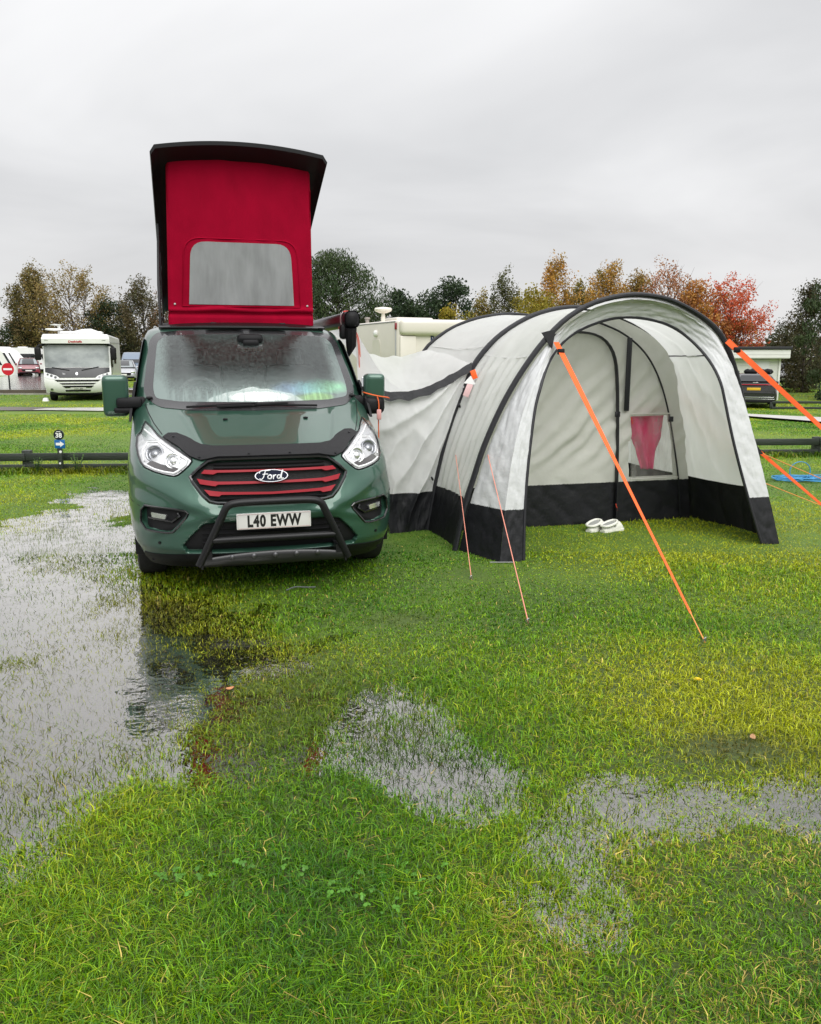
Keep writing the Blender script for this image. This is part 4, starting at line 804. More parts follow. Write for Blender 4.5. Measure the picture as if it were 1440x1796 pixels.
# sagging connecting tunnel to the van's awning rail
def vw(x, y, z): return (-.974 + x * math.cos(R(15.5)) - y * math.sin(R(15.5)), 5.72 + x * math.sin(R(15.5)) + y * math.cos(R(15.5)), z)
def w2t(p): d = np.array(p) - np.array([.858, 6.664, 0]); c, s = math.cos(R(15)), math.sin(R(15)); return np.array([d[0] * c + d[1] * s, -d[0] * s + d[1] * c, d[2]])
p00 = w2t(vw(1.03, 1.92, 1.42)); p0m = w2t(vw(1.05, 2.10, 1.96)); p01 = w2t(vw(1.04, 3.75, 2.0))
p10 = np.array([.115, 1.40, 1.635]); p11 = np.array([.04, 2.70, 1.78])
nu, nv = 90, 60; u = np.linspace(0, 1, nu)[:, None, None]; v = np.linspace(0, 1, nv)[None, :, None]
left = smooth_curve([p00, (p00 + p0m) / 2 + [0, .02, .02], p0m, p0m + [0, .02, .01], p0m * .6 + p01 * .4, p01], nv)[None]; right = (p10 + (p11 - p10) * v[0])[None]
G = left * (1 - u) + right * u
uu, vv = u[..., 0], v[..., 0]
sag = -.45 * np.sin(pi * np.clip(uu, 0, 1) ** .95) * (.25 + .75 * np.sin(pi * np.clip(vv, 0, 1) ** .8)) - .07 * np.sin(pi * uu)
G[..., 2] += sag + .020 * fbm(uu * 5, vv * 5, 1.) + .016 * (ridge(uu * 5 + vv * 10 + 2 * fbm(uu * 3, vv * 3, 4.), 2) - .3) * np.sin(pi * uu) + .008 * fbm(uu * 16, vv * 12, 9.)
top = G[:, 0].copy()
mesh('tunnel_roof', G.reshape(-1, 3), grid(nu, nv), FAB, tent)
# front wall of the tunnel, creased from the beam down towards the van
bot0 = w2t(vw(1.30, 1.75, 0)); bot1 = np.array([-.36, 1.40, 0.]); nv = 70; v = np.linspace(0, 1, nv)[None, :, None]
bot = bot0 * (1 - u[:, 0]) + bot1 * u[:, 0]
midl = w2t(vw(1.10, 1.86, .95)); curve_l = smooth_curve([bot0, bot0 * .7 + midl * .3, midl, p00], nv)
G = bot[:, None] * (1 - v) + top[:, None] * v
rsh = np.interp(np.linspace(0, 1, nv), [0, .15, .3, .6, .85, 1], [0, -.01, .0, .03, .02, 0])
G[..., 0] += rsh[None] * np.sin(pi * uu) ; vv = v[..., 0]
fan = np.arctan2((1 - uu) * 1.3 + .05, (1.0 - vv) * 1.6 + .05)
G[..., 1] += -.05 * np.sin(pi * uu) * np.sin(pi * vv) - .075 * (ridge(fan * 8 + 1.2 * fbm(uu * 2, vv * 2, 2.), 1.6) - .3) * np.sin(pi * np.clip(uu, 0, 1)) ** .5 * sstep(0, .1, vv) - .040 * (ridge((vv * 1.5 - uu * .9) * 5 + 2 * fbm(uu * 3, vv * 2, 6.), 1.5) - .3) * sstep(.15, .5, 1 - uu) * np.sin(pi * vv) + .012 * fbm(uu * 10, vv * 12, 3.)
splitz('tunnel_wall', G, .40, SKIRT, FAB, tent)
q = top[3:-2]; V = []; F = []
for i, p in enumerate(q): V += [tuple(p + np.array([0, -.022, .038])), tuple(p + np.array([0, -.04, -.042 - .008 * math.sin(i * .4)]))]
for i in range(len(q) - 1): F.append((2 * i, 2 * i + 1, 2 * i + 3, 2 * i + 2))
mesh('tunnel_band', V, F, SLEEVE, tent)
for x, y, z in ((-.03, 1.36, 1.22), (-.30, 1.36, .52)): MB().tube([(x, y, z), (x - .02, y - .03, z + .03)], .010, 6).out('toggle', PIPING, tent)
for a, b in ((.33, 2.3), (.45, 2.25)): pass
# things that hang from it: label, garment, clogs
lb = empty('hanging_tag', tw(.06, 1.30, 1.55), R(15), 'small white and orange care tag hanging from the middle black beam', 'tag')
MB().bbox((.015, -.03, -.02), (.055, .012, .085), .004, rot=Matrix.Rotation(R(-20), 3, 'Y')).out('orange_loop', OR2, lb)
MB().prism([(-.09, -.10), (.03, -.115), (-.02, -.03)], lambda u, v, d: (u, -.045 + d, v), 0, .006).out('card', WHITEP, lb)
MB().bbox((-.045, -.04, -.165), (.06, .008, .13), .003, rot=Matrix.Rotation(R(22), 3, 'Y')).out('pink_slip', mat('pale pink tag', (.75, .5, .5), .5), lb)
n = 30; u, v = np.meshgrid(np.linspace(-1, 1, n), np.linspace(0, 1, 40), indexing='ij')
wd = np.interp(v, [0, .15, .35, .5, .85, 1], [.055, .085, .12, .175, .215, .22]); aa = 1.97 + .05 * (1 - v) + u * wd; zz = .55 + v * .66
gb_ = 1.33 + .03 * np.sin(u * 6 + 3 * v) + .02 * fbm(u * 3, v * 5, 4.)
gm = mesh('pink_garment', np.stack([aa, gb_, zz], -1).reshape(-1, 3), grid(n, 40), mat('pink knitwear', (.85, .06, .24), .9, trans=.35, bump=.3, bscale=120))
gm.location = tent.location; gm.rotation_euler = tent.rotation_euler; gm.modifiers.new('thick', 'SOLIDIFY').thickness = .012
tag(gm, 'pink garment hanging behind the clear window of the awning', 'clothing')
CLOG = mat('off white foam', (.80, .80, .72), .55, var=.05, vscale=30); CLOGI = mat('grey foam lining', (.34, .35, .33), .8)
def clog(loc, rz, label):
    r = empty('clog', loc, rz, label, 'shoe', 'white clogs on the grass under the porch')
    nl, nt = 26, 26; Y = np.linspace(0, 1, nl); hw_ = .047 * np.interp(Y, [0, .08, .3, .6, .85, .96, 1], [.35, .78, .86, 1.0, 1.02, .7, .25])
    V = []
    for i, y in enumerate(Y):
        ht = np.interp(y, [0, .08, .35, .5, .62, .8, .93, 1], [.045, .054, .062, .070, .104, .094, .062, .032])
        for j in range(nt):
            t = 2 * pi * j / nt; V.append((hw_[i] * 1.05 * math.cos(t), -.13 + .26 * y, .012 + max(0, math.sin(t)) ** .7 * (ht - .012) if math.sin(t) > 0 else .012 + .012 * math.sin(t)))
    F = [(i * nt + j, i * nt + (j + 1) % nt, (i + 1) * nt + (j + 1) % nt, (i + 1) * nt + j) for i in range(nl - 1) for j in range(nt)]
    F = [f for f in F if not (.10 < np.mean([V[k][1] for k in f]) + .13 < .145 and np.mean([V[k][2] for k in f]) > .04 and False)] + [tuple(range(nt - 1, -1, -1)), tuple((nl - 1) * nt + j for j in range(nt))]
    mesh('upper', V, F, CLOG, r)
    MB().bbox((0, -.050, .076), (.080, .155, .010), .009, 3, Matrix.Rotation(R(14), 3, 'X')).out('lining', CLOGI, r)
    MB().tube(smooth_curve([(-.030, .035, .100), (-.052, -.005, .090), (-.056, -.06, .076), (-.045, -.118, .064), (0, -.140, .060), (.045, -.118, .064), (.056, -.06, .076), (.052, -.005, .090), (.030, .035, .100), (0, .045, .103), (-.030, .035, .100)], 30), .013, 8).out('heel_strap', CLOG, r)
    MB().prism([(x * 1.10, y) for x, y in [(-.03, -.135), (.03, -.135), (.045, -.08), (.04, -.02), (.052, .05), (.05, .10), (.025, .135), (-.025, .135), (-.05, .10), (-.052, .05), (-.04, -.02), (-.045, -.08)]], lambda u, v, d: (u, v, d), .0, .022).out('sole', CLOG, r)
    for s in (-1, 1): MB().lathe([(.008, 0), (.008, .006), (.001, .007)], (s * .047, -.008, .062), 'x', 8).out('rivet', CLOGI, r)
    mb = MB()
    for k in range(5): mb.lathe([(.0055, 0), (.0055, .002), (.001, .003)], ((k % 3 - 1) * .022, .035 + .022 * (k // 3) + .008 * (k % 2), .083), 'z', 6)
    o = mb.out('vent_hole', CLOGI, r); o['kind'] = 'stuff'
clog((1.835, 7.93, .012), R(-46), 'off white foam clog with open heel, set behind the other clog')
clog((1.985, 7.90, .012), R(-58), 'off white foam clog with rounded toe, nearer the orange strap')
# guy lines and storm straps, each pegged to the ground
def line(name, p, q, r, m, label, cat, flat=None, sagk=.0, twist=0., split=None, group=None, col2=None, r2=None):
    o = empty(name, tuple(q), 0, label, cat, group); q = Vector(q); p = Vector(p); f = lambda t: (p.lerp(q, t) - Vector((0, 0, sagk * math.sin(pi * t)))) - q
    if split:
        a = MB(); d = (q - p).normalized(); w_ = Vector((d.y, -d.x, 0)).normalized(); nn = d.cross(w_)
        k = 14; V = []; F = []
        for i in range(k + 1):
            c = f(split * i / k); tw_ = twist + .15 * math.sin(i * .5); r_ = r * (1 - .72 * i / k)
            for s1, s2 in ((-1, -1), (1, -1), (1, 1), (-1, 1)): V.append(c + (w_ * math.cos(tw_) + nn * math.sin(tw_)) * r_ * s1 + nn * .0015 * s2)
        for i in range(k):
            for j in range(4): F.append((i * 4 + j, i * 4 + (j + 1) % 4, i * 4 + 4 + (j + 1) % 4, i * 4 + 4 + j))
        F += [(3, 2, 1, 0), tuple(k * 4 + j for j in range(4))]
        mesh('webbing', V, F, m, o, False)
        MB().tube([f(split * .995 + (1 - split * .995) * i / 6) for i in range(7)], r2 or .004, 6).out('cord', CORD, o)
        MB().bbox(f(.045), (.06, .03, .05), .008).out('buckle', BLACKP, o)
    else: MB().tube([f(i / 16) for i in range(17)], r, 6).out('cord', m, o)
    MB().tube([(0, 0, .035), (.01, .03, -.12)], .005, 6).tube([(.0, 0, .035), (-.012, -.012, .03), (-.016, -.008, .012)], .004, 5).out('peg', mat('steel peg', (.4, .4, .4), .4, metal=.8), o)
    return o
line('storm_strap', tw(.53, .44, 1.82), (1.76, 4.67, .02), .024, OR2, 'broad orange storm strap running from the left of the arch to the grass', 'guy rope', split=.93, group='orange storm straps')
line('storm_strap', tw(2.22, .43, 1.84), (4.66, 6.70, .02), .025, OR2, 'broad orange storm strap slanting from the top right of the arch past the shed', 'guy rope', twist=1.3, split=.93, group='orange storm straps')
line('storm_strap', tw(2.50, 1.35, 1.32), (4.12, 7.14, .02), .023, OR2, 'lower orange storm strap emerging behind the right wing of the awning', 'guy rope', twist=1.2, split=.93, group='orange storm straps')
line('guy_cord', tw(-.085, 1.37, .90), (.47, 6.11, .01), .0032, CORDP, 'thin orange guy cord from the middle beam down to the grass', 'guy rope', group='thin guy cords')
line('guy_cord', tw(-.07, .46, .86), (.76, 5.06, .01), .0036, CORDP, 'thin orange guy cord from the front left beam, pegged nearer the viewer', 'guy rope', group='thin guy cords')
line('guy_cord', tw(2.75, .50, .78), (5.44, 9.18, .01), .0045, CORD, 'thin orange guy cord from the black webbing tab beside the right wing', 'guy rope', group='thin guy cords')
line('guy_cord', tw(2.48, 1.42, .72), (4.69, 8.27, .01), .004, CORD, 'thin orange guy cord low behind the right wing near the blue rope', 'guy rope', group='thin guy cords')
V = [(2.50, .52, 1.06), (2.58, .52, .74), (2.76, .50, .78)]
mesh('webbing_tab', V + [(x, y + .01, z) for x, y, z in V], [(0, 1, 2), (5, 4, 3), (0, 3, 4, 1), (1, 4, 5, 2), (2, 5, 3, 0)], SLEEVE, tent, False)
# cord wound round the van's mirror and hanging between the van and the tunnel
mc_ = [vw(*p) for p in smooth_curve([(1.20, 1.40, 1.33), (1.17, 1.30, 1.345), (1.06, 1.265, 1.36), (.965, 1.30, 1.385), (.96, 1.40, 1.39)], 20)]
o = MB().tube(mc_, .006, 6).tube([vw(*p) for p in smooth_curve([(1.06, 1.262, 1.355), (1.075, 1.255, 1.30), (1.07, 1.265, 1.18), (1.08, 1.30, .95), (1.10, 1.34, .62)], 20)], .005, 6).out('guy_cord', mat('orange mirror cord', (.80, .14, .03), .6)); tag(o, 'orange cord wound round the campervan mirror beside the white tunnel', 'guy rope', 'thin guy cords')
tg = MB().bbox(vw(1.072, 1.25, 1.20), (.04, .02, .09), .008).out('line_runner', mat('pink plastic runner', (.65, .35, .33), .4)); tag(tg, 'pale pink plastic runner on the orange cord under the campervan mirror', 'rope runner')
for k, (x, y) in enumerate(((1.055, 2.02), (1.075, 2.06))):
    o = MB().tube([vw(*p) for p in smooth_curve([(x - .03, y, 1.93), (x, y - .01, 1.86), (x + .01, y - .02, 1.5), (x - .005, y, 1.2)], 24)], .005, 6).out('guy_cord', mat('red hanging cord', (.65, .16, .12), .6))
    tag(o, ['red cord hanging down the edge of the tunnel, closest to the van', 'red cord hanging down the white tunnel, further from the van'][k], 'guy rope', 'thin guy cords')
# ================================================================== FENCES, SIGNS, SMALL THINGS
FENCE = mat('dark green fence stain', (.017, .026, .017), .5, var=.35, vscale=5, bump=.3, bscale=40, stretch=(.3, 1, 3), coat=.25)
def fence(label, p, q, n, hrail=.215, z0=0.02):
    p = Vector((*p, z0)); q = Vector((*q, z0)); d = q - p; rz = math.atan2(d.y, d.x); r = empty('timber_fence', p, rz, label, 'fence'); L = d.length
    st = L / n
    for i in range(n + 1): MB().bbox((i * st, .03, .10 + .008 * (i % 3)), (.13, .11, .40), .012).out('post', FENCE, r)
    for i in range(n):
        for z, h in ((hrail, .112), (.055, .105)): MB().bbox((i * st + st / 2, -.045, z + .004 * ((i * 7) % 3 - 1)), (st - .006, .035, h), .006).out('rail', FENCE, r)
fence('low dark green timber fence on the left, behind the number 38 marker', (-12.91, 11.82), (-2.11, 12.32), 6)
fence('low dark green timber fence on the right, behind the blue rope', (2.85, 13.9), (13.3, 14.55), 5, .235)
fence('far low black rail fence beside the white shed', (15.9, 36.4), (29, 35.6), 5, .30, -.58)
sg = empty('pitch_marker', (-5.15, 12.02, .02), 0, 'black pitch marker post with round 38 plate and blue arrow', 'sign')
MB().bbox((0, 0, .17), (.062, .055, .56), .006).out('post', FENCE, sg)
dc = MB().lathe([(.075, .008), (.075, -.008)], (.015, -.036, .555), 'y', 32).out('number_plate', mat('navy plate', (.006, .010, .022), .3), sg)
text_mesh('number', '38', .098, WHITEP, dc, lambda u, v, d: (.015 + u, -.0455 + d * .3, .545 + v), 1., .003, .002)
MB().box((.015, -.0455, .603), (.06, .002, .009)).out('bar_mark', WHITEP, dc)
ap = MB().bbox((.02, -.036, .42), (.150, .014, .128), .003).out('arrow_plate', mat('blue plate', (.008, .12, .36), .3), sg)
MB().prism([(-.055, -.019), (.008, -.019), (.008, -.042), (.068, 0), (.008, .042), (.008, .019), (-.055, .019)], lambda u, v, d: (.02 + u, -.0445 + d, .42 + v), 0, .002).out('arrow', WHITEP, ap)
MB().lathe([(.020, 0), (.020, -.004), (.001, -.005)], (.018, -.028, .305), 'y', 12).out('reflector', WHITEP, sg); MB().lathe([(.015, 0), (.015, -.004), (.001, -.005)], (.0, -.028, .135), 'y', 12).out('reflector', WHITEP, sg)
# hook-up post at the right-hand edge
hp = empty('hook_up_post', (7.16, 13.75, .02), 0, 'brown post with grey hook up box at the end of the right fence', 'post')
MB().bbox((0, 0, .62), (.07, .07, 1.25), .008).out('post', mat('brown timber', (.10, .065, .04), .7, var=.3, vscale=12), hp)
bx = MB().bbox((.03, -.08, .36), (.24, .14, .24), .02).out('box', mat('grey box', (.20, .22, .24), .4), hp)
MB().tube(smooth_curve([(-.06, -.12, .30), (-.10, -.14, .22), (-.11, -.12, .1), (-.08, -.1, .02)], 14), .012, 6).out('cable', mat('green cable', (.25, .40, .05), .5), bx)
# blue rope heap on the lawn
BL = mat('blue polypropylene rope', (.05, .26, .50), .55)
pts = []
for i in range(220):
    t = i * .32; r_ = .26 + .10 * math.sin(t * .37) + .06 * math.sin(t * 1.7); pts.append((5.36 + r_ * 1.1 * math.cos(t + .6 * math.sin(t * .21)), 11.2 + r_ * .55 * math.sin(t), .035 + .018 * (1 + math.sin(t * 2.3))))
rb = MB().tube(pts, .0065, 5).tube([(5.32 + .14 * math.cos(t), 11.12, .16 + .13 * math.sin(t)) for t in np.linspace(-.9, 4.0, 24)], .007, 5).out('rope', BL); tag(rb, 'heap of blue rope lying on the grass by the right fence', 'rope')
# litter on the turf
def scrap(name, loc, s, m, label, cat, rz=0.):
    n = 7; u, v = np.meshgrid(np.linspace(-1, 1, n), np.linspace(-1, 1, n), indexing='ij'); w = np.sqrt(np.clip(1 - u ** 2, 0, 1)) * .55
    V = np.stack([u * s, v * w * s, .25 * s * u ** 2 + .12 * s * np.abs(v) + .006], -1).reshape(-1, 3); o = mesh(name, V, grid(n, n), m); o.location = loc; o.rotation_euler = (R(8), R(-6), rz); o.modifiers.new('thick', 'SOLIDIFY').thickness = .001; tag(o, label, cat)
scrap('fallen_leaf', (-.93, 3.99, .012), .022, mat('orange leaf', (.60, .26, .11), .6, var=.3, vscale=60), 'small orange fallen leaf floating in the puddle below the bull bar', 'leaf', .3)
scrap('fallen_leaf', (1.52, 3.40, .03), .022, mat('tan leaf', (.45, .25, .12), .6, var=.3, vscale=60), 'tan fallen leaf on the muddy patch right of the puddles', 'leaf', 1.1)
fl_ = empty('dandelion', (1.49, 4.03, .0), 0, 'single yellow dandelion flower in the grass below the storm strap', 'flower')
MB().tube([(0, 0, -.01), (.003, 0, .045)], .0025, 5).out('stem', mat('stem green', (.08, .16, .03), .6), fl_)
mb = MB()
for k in range(26):
    a = k * 2.4; r_ = .022 * (1 - k / 40); mb.add([(.003, 0, .045), (.003 + r_ * math.cos(a - .2), r_ * math.sin(a - .2), .052 + k * .0003), (.003 + 1.15 * r_ * math.cos(a), 1.15 * r_ * math.sin(a), .052 + k * .0003), (.003 + r_ * math.cos(a + .2), r_ * math.sin(a + .2), .052 + k * .0003)], [(0, 1, 2, 3)])
mesh('petal', mb.V, mb.F, mat('dandelion yellow', (.80, .60, .02), .6), fl_)['kind'] = 'stuff'
tw_ = MB().tube(smooth_curve([(-.90, 5.74, .035), (-.84, 5.79, .05), (-.78, 5.80, .04), (-.70, 5.84, .03)], 16), .005, 5).out('twig', mat('grey twig', (.10, .11, .11), .7)); tag(tw_, 'thin grey twig lying on the grass in front of the campervan', 'twig')
wp_ = MB().tube([(.66, 6.62, .02), (.86, 6.60, .025)], .004, 5).out('tent_peg', mat('steel peg', (.4, .4, .4), .4, metal=.8)); tag(wp_, 'pale steel tent peg at the foot of the left awning wing', 'tent peg')

# ================================================================== MOTORHOMES, CARAVANS, CARS
def wheel(x, y, r, w, parent, hub=True):
    wl_ = MB().lathe([(r * .6, -w / 2), (r * .92, -w / 2), (r, -w * .35), (r, w * .35), (r * .92, w / 2), (r * .6, w / 2)], (x, y, r), 'x', 20).out('wheel', RUBBER, parent)
    if hub: MB().lathe([(r * .6, -w * .46), (r * .3, -w * .40), (.02, -w * .38), (.02, w * .38), (r * .3, w * .40), (r * .6, w * .46)], (x, y, r), 'x', 16).out('rim', mat('alloy', (.4, .4, .41), .35, metal=.8), wl_)
def fpanel(name, poly, y, th, m, parent, x0=0, z0=0):
    return MB().prism([(x + x0, z + z0) for x, z in poly], front, y, y - th).out(name, m, parent)
CREAM = mat('cream gelcoat', (.70, .655, .585), .35, coat=.3, var=.05, vscale=1.2)
mh = empty('motorhome', (-12.60, 31.5, .02), R(16), 'large white motorhome facing the viewer with a grey screened windscreen', 'motorhome')
prof_ = [(-1.16, .34), (1.16, .34), (1.17, .80), (1.17, 2.55), (1.10, 2.62), (-1.10, 2.62), (-1.17, 2.55), (-1.17, .80)]
MB().prism([(x, z) for x, z in prof_], lambda u, v, d: (u, d, v), .34, 6.8).out('body', WHITEP, mh)
V = []; F = []; zs = [.32, .40, .62, .85, 1.05, 1.28, 1.34, 2.20, 2.26, 2.44, 2.58, 2.62]; yf = [.06, -.02, -.10, -.11, -.06, .02, .05, .16, -.04, -.06, .02, .12]
nx = 25
for z, y in zip(zs, yf):
    for i in range(nx):
        u = -1 + 2 * i / (nx - 1); hw_ = 1.10 if z < .45 else (1.17 if z < 2.5 else 1.12); V.append((u * hw_, y + .16 * abs(u) ** 5, z))
for i in range(len(zs) - 1):
    for j in range(nx - 1): F.append((i * nx + j, i * nx + j + 1, (i + 1) * nx + j + 1, (i + 1) * nx + j))
fm = mesh('front_cap', V, F, WHITEP, mh, True, None, 30)
def fy(x, z, off): return np.interp(z, zs, yf) + .16 * np.abs(np.asarray(x) / 1.17) ** 5 - off
mhf = lambda x, z, d: np.stack([np.asarray(x), fy(x, z, d), np.asarray(z)], -1)
MIST2 = mat('grey window screen', (.42, .445, .45), .25, col2=(.22, .24, .25), vscale=1.6, detail=8, coat=.7, stretch=(.7, 1, 1.1))
def mp_(name, poly, off, m, par=mh, th=.02, res=.12): return patch(name, poly, off, m, par, th, res, (), mhf)
mp_('windscreen', rounded([(-1.12, 1.335), (1.12, 1.335), (1.12, 2.19), (-1.12, 2.19)], .04), .012, MIST2)
mp_('bonnet_panel', [(-1.12, 1.32), (-1.12, 1.15), (-.72, 1.02), (-.62, .93), (.62, .93), (.72, 1.02), (1.12, 1.15), (1.12, 1.32)], .014, mat('charcoal panel', (.035, .036, .04), .35, var=.15, vscale=40))
mp_('shade_gap', [(-1.12, 2.20), (1.12, 2.20), (1.12, 2.25), (-1.12, 2.25)], .010, BLACKP)
for pz, hw_, h in ((.815, .80, .065), (.695, .64, .055), (.575, .55, .085)):
    mp_('grille_slot', [(-hw_, pz + h / 2), (-hw_ + .10, pz - h / 2), (hw_ - .10, pz - h / 2), (hw_, pz + h / 2)], .012, BLACKP)
mp_('lower_intake', [(-.44, .385), (.40, .385), (.44, .45), (-.46, .45)], .012, BLACKP)
pm = mp_('number_plate', [(-.27, .475), (.27, .475), (.27, .55), (-.27, .55)], .016, PLATEW, th=.01)
text_mesh('plate_lettering', 'YX07 JEH', .085, INK, pm, lambda u, v, d: (u, float(fy(0, .51, .019)), .51 + v), .95, .002, .001)
text_mesh('maker_lettering', 'Dethleffs', .105, mat('red lettering', (.65, .02, .03), .4), mh, lambda u, v, d: (u, float(fy(0, 2.32, .008)), 2.325 + v), 1.25, .004, .001)
mp_('emblem', [(.035 * math.cos(t) - .02, 1.09 + .055 * math.sin(t)) for t in np.linspace(0, 2 * pi, 13)[:-1]], .020, CHROME, th=.012, res=.05)
mp_('emblem', [(-.52, 1.13), (-.40, 1.08), (-.36, 1.11), (-.44, 1.05), (-.50, 1.05)], .018, mat('grey emblem', (.25, .25, .26), .3), th=.01, res=.05)
for s in (-1, 1):
    hl_ = mp_('headlight', [(s * x, z) for x, z in [(1.13, 1.13), (.76, 1.01), (.62, .90), (.70, .86), (1.0, .90), (1.13, .95)]], .014, mat('clear lamp body', (.82, .83, .83), .2, coat=.8))
    for x, z, r in ((1.03, 1.06, .038), (.90, 1.01, .048), (.76, .95, .048)): mp_('lamp', [(s * x + r * math.cos(t), z + r * math.sin(t)) for t in np.linspace(0, 2 * pi, 13)[:-1]], .022, mat('lamp dark glass', (.16, .16, .17), .1, metal=.5), hl_, .012, .05)
    fg_ = mp_('fog_lamp', [(s * .92 + .052 * math.cos(t), .475 + .052 * math.sin(t)) for t in np.linspace(0, 2 * pi, 15)[:-1]], .014, CHROME, th=.02, res=.06)
    mp_('lens', [(s * .92 + .035 * math.cos(t), .475 + .035 * math.sin(t)) for t in np.linspace(0, 2 * pi, 11)[:-1]], .020, mat('lamp dark glass'), fg_, .01, .05)
    mp_('upper_marker', [(s * 1.05, 2.375), (s * .92, 2.375), (s * .92, 2.385), (s * 1.05, 2.40)], .012, mat('grey emblem'))
    mr_ = MB().bbox((s * 1.30, -.02, 1.86), (.22, .16, .50), .06, 3).tube(smooth_curve([(s * 1.12, .22, 2.20), (s * 1.22, .02, 2.20), (s * 1.32, -.02, 2.10)], 12), .045, 8).out('door_mirror', BLACKP, mh)
    MB().tube(mhf(np.linspace(s * .15, s * .75, 10) + (-.12 if s < 0 else .0), np.linspace(1.22, 1.35, 10) if s > 0 else np.linspace(1.33, 1.22, 10)[::-1] , .03), .014, 6).out('wiper', BLACKP, mh)
    wheel(s * .98, .95, .335, .22, mh); wheel(s * .98, 5.0, .335, .22, mh)
MB().box((0, 3.4, .28), (2.0, 6.2, .12)).box((0, .5, .34), (2.0, .9, .1)).out('underbody', BLACKP, mh)
MB().prism([(.42, 1.30), (1.35, 1.34), (1.35, 2.10), (.55, 2.10), (.35, 1.75)], side, 1.172, 1.18).out('cab_window', DARKGLASS, mh)
MB().prism([(2.4, 1.45), (3.5, 1.45), (3.5, 2.1), (2.4, 2.1)], side, 1.172, 1.185).out('side_window', DARKGLASS, mh)
MB().prism([(.30, .98), (.36, .94), (2.2, 1.55), (2.2, 1.62)], side, 1.172, 1.178).out('side_stripe', mat('charcoal panel'), mh)
MB().prism([(.5, 2.28), (6.5, 2.34), (6.5, 2.37), (.5, 2.31)], side, 1.172, 1.180).out('roof_line', mat('grey emblem'), mh)
MB().bbox((.15, 1.2, 2.70), (1.5, .9, .10), .04).out('roof_vent', WHITEP, mh); MB().prism([(-.3, 2.75), (.62, 2.75), (.35, 2.86), (.05, 2.84)], lambda u, v, d: (u + .15, d, v), .9, 1.7).out('roof_vent', WHITEP, mh)
MB().tube([(-.62, .9, 2.6), (-.62, .9, 3.0)], .05, 8).out('aerial_mast', WHITEP, mh); MB().lathe([(.02, 0), (.30, .03), (.32, .06), (.28, .09), (.02, .10)], (-.80, .9, 2.76), 'z', 20).out('aerial', WHITEP, mh); MB().lathe([(.02, 0), (.20, .02), (.21, .04), (.02, .06)], (-.72, .9, 2.97), 'z', 20).out('aerial', WHITEP, mh)
MB().lathe([(.05, 0), (.13, .0), (.09, .12), (.05, .14)], (-1.20, .3, 0), 'z', 12).out('levelling_foot', WHITEP, mh)

mh.scale = (1.02, 1., .955)
cm = empty('motorhome', (-.36, 24.0, .02), R(24.5), 'cream motorhome seen from behind between the campervan roof and the awning', 'motorhome')
MB().bbox((1.16, 3.5, 1.5), (2.34, 7.0, 2.42), .09, 3).out('body', CREAM, cm)
MB().bbox((1.19, -.02, 2.50), (2.30, .30, .46), .13, 4).out('rear_overhang', CREAM, cm)
for x in (.30, 2.05): MB().bbox((x, -.02, 1.30), (.51, .10, 1.92), .04).out('rear_pillar', CREAM, cm)
MB().bbox((1.16, -.04, .62), (2.2, .16, .42), .05).out('bumper', CREAM, cm)
MB().bbox((-.010, .12, 1.55), (.05, .06, 1.95), .015).out('corner_trim', mat('grey corner trim', (.36, .36, .37), .4), cm)
MB().bbox((-.03, .09, 2.53), (.06, .07, .19), .015).out('marker_light', mat('dark red lens', (.22, .01, .02), .25, coat=.5), cm)
MB().box((-.013, 3.4, 2.66), (.012, 6.5, .03)).out('roof_trim', mat('grey emblem'), cm)
MB().prism(rounded([(1.30, .7), (1.95, .7), (1.95, 2.18), (1.30, 2.18)], .14), side, -.006, -.022).out('door_hatch', mat('cream hatch', (.72, .68, .61), .4), cm)
MB().lathe([(.10, 0), (.10, -.05), (.05, -.09), (.001, -.09)], (-.012, 1.6, 2.36), 'x', 14).out('wall_vent', WHITEP, cm)
MB().lathe([(.07, 0), (.07, .18), (.05, .30), (.12, .31), (.26, .37), (.28, .42), (.25, .47), (.02, .50)], (.55, 2.4, 2.70), 'z', 24).out('satellite_dome', mat('cream plastic', (.78, .74, .66), .4), cm)
MB().lathe([(.06, 0), (.06, .16), (.09, .17), (.09, .22), (.01, .23)], (.45, 3.5, 2.70), 'z', 12).out('flue', mat('grey flue', (.3, .27, .25), .5), cm)
MB().bbox((.75, .9, 2.74), (1.2, .9, .12), .05).out('roof_hatch', CREAM, cm)
text_mesh('blue_lettering', 'B', .26, mat('navy lettering', (.01, .025, .09), .4), cm, lambda u, v, d: (1.10 + u, -.012 + d * .2, 2.16 + v), 1., .008, .004)
for x in (.25, 2.05): wheel(x, 1.6, .335, .22, cm)

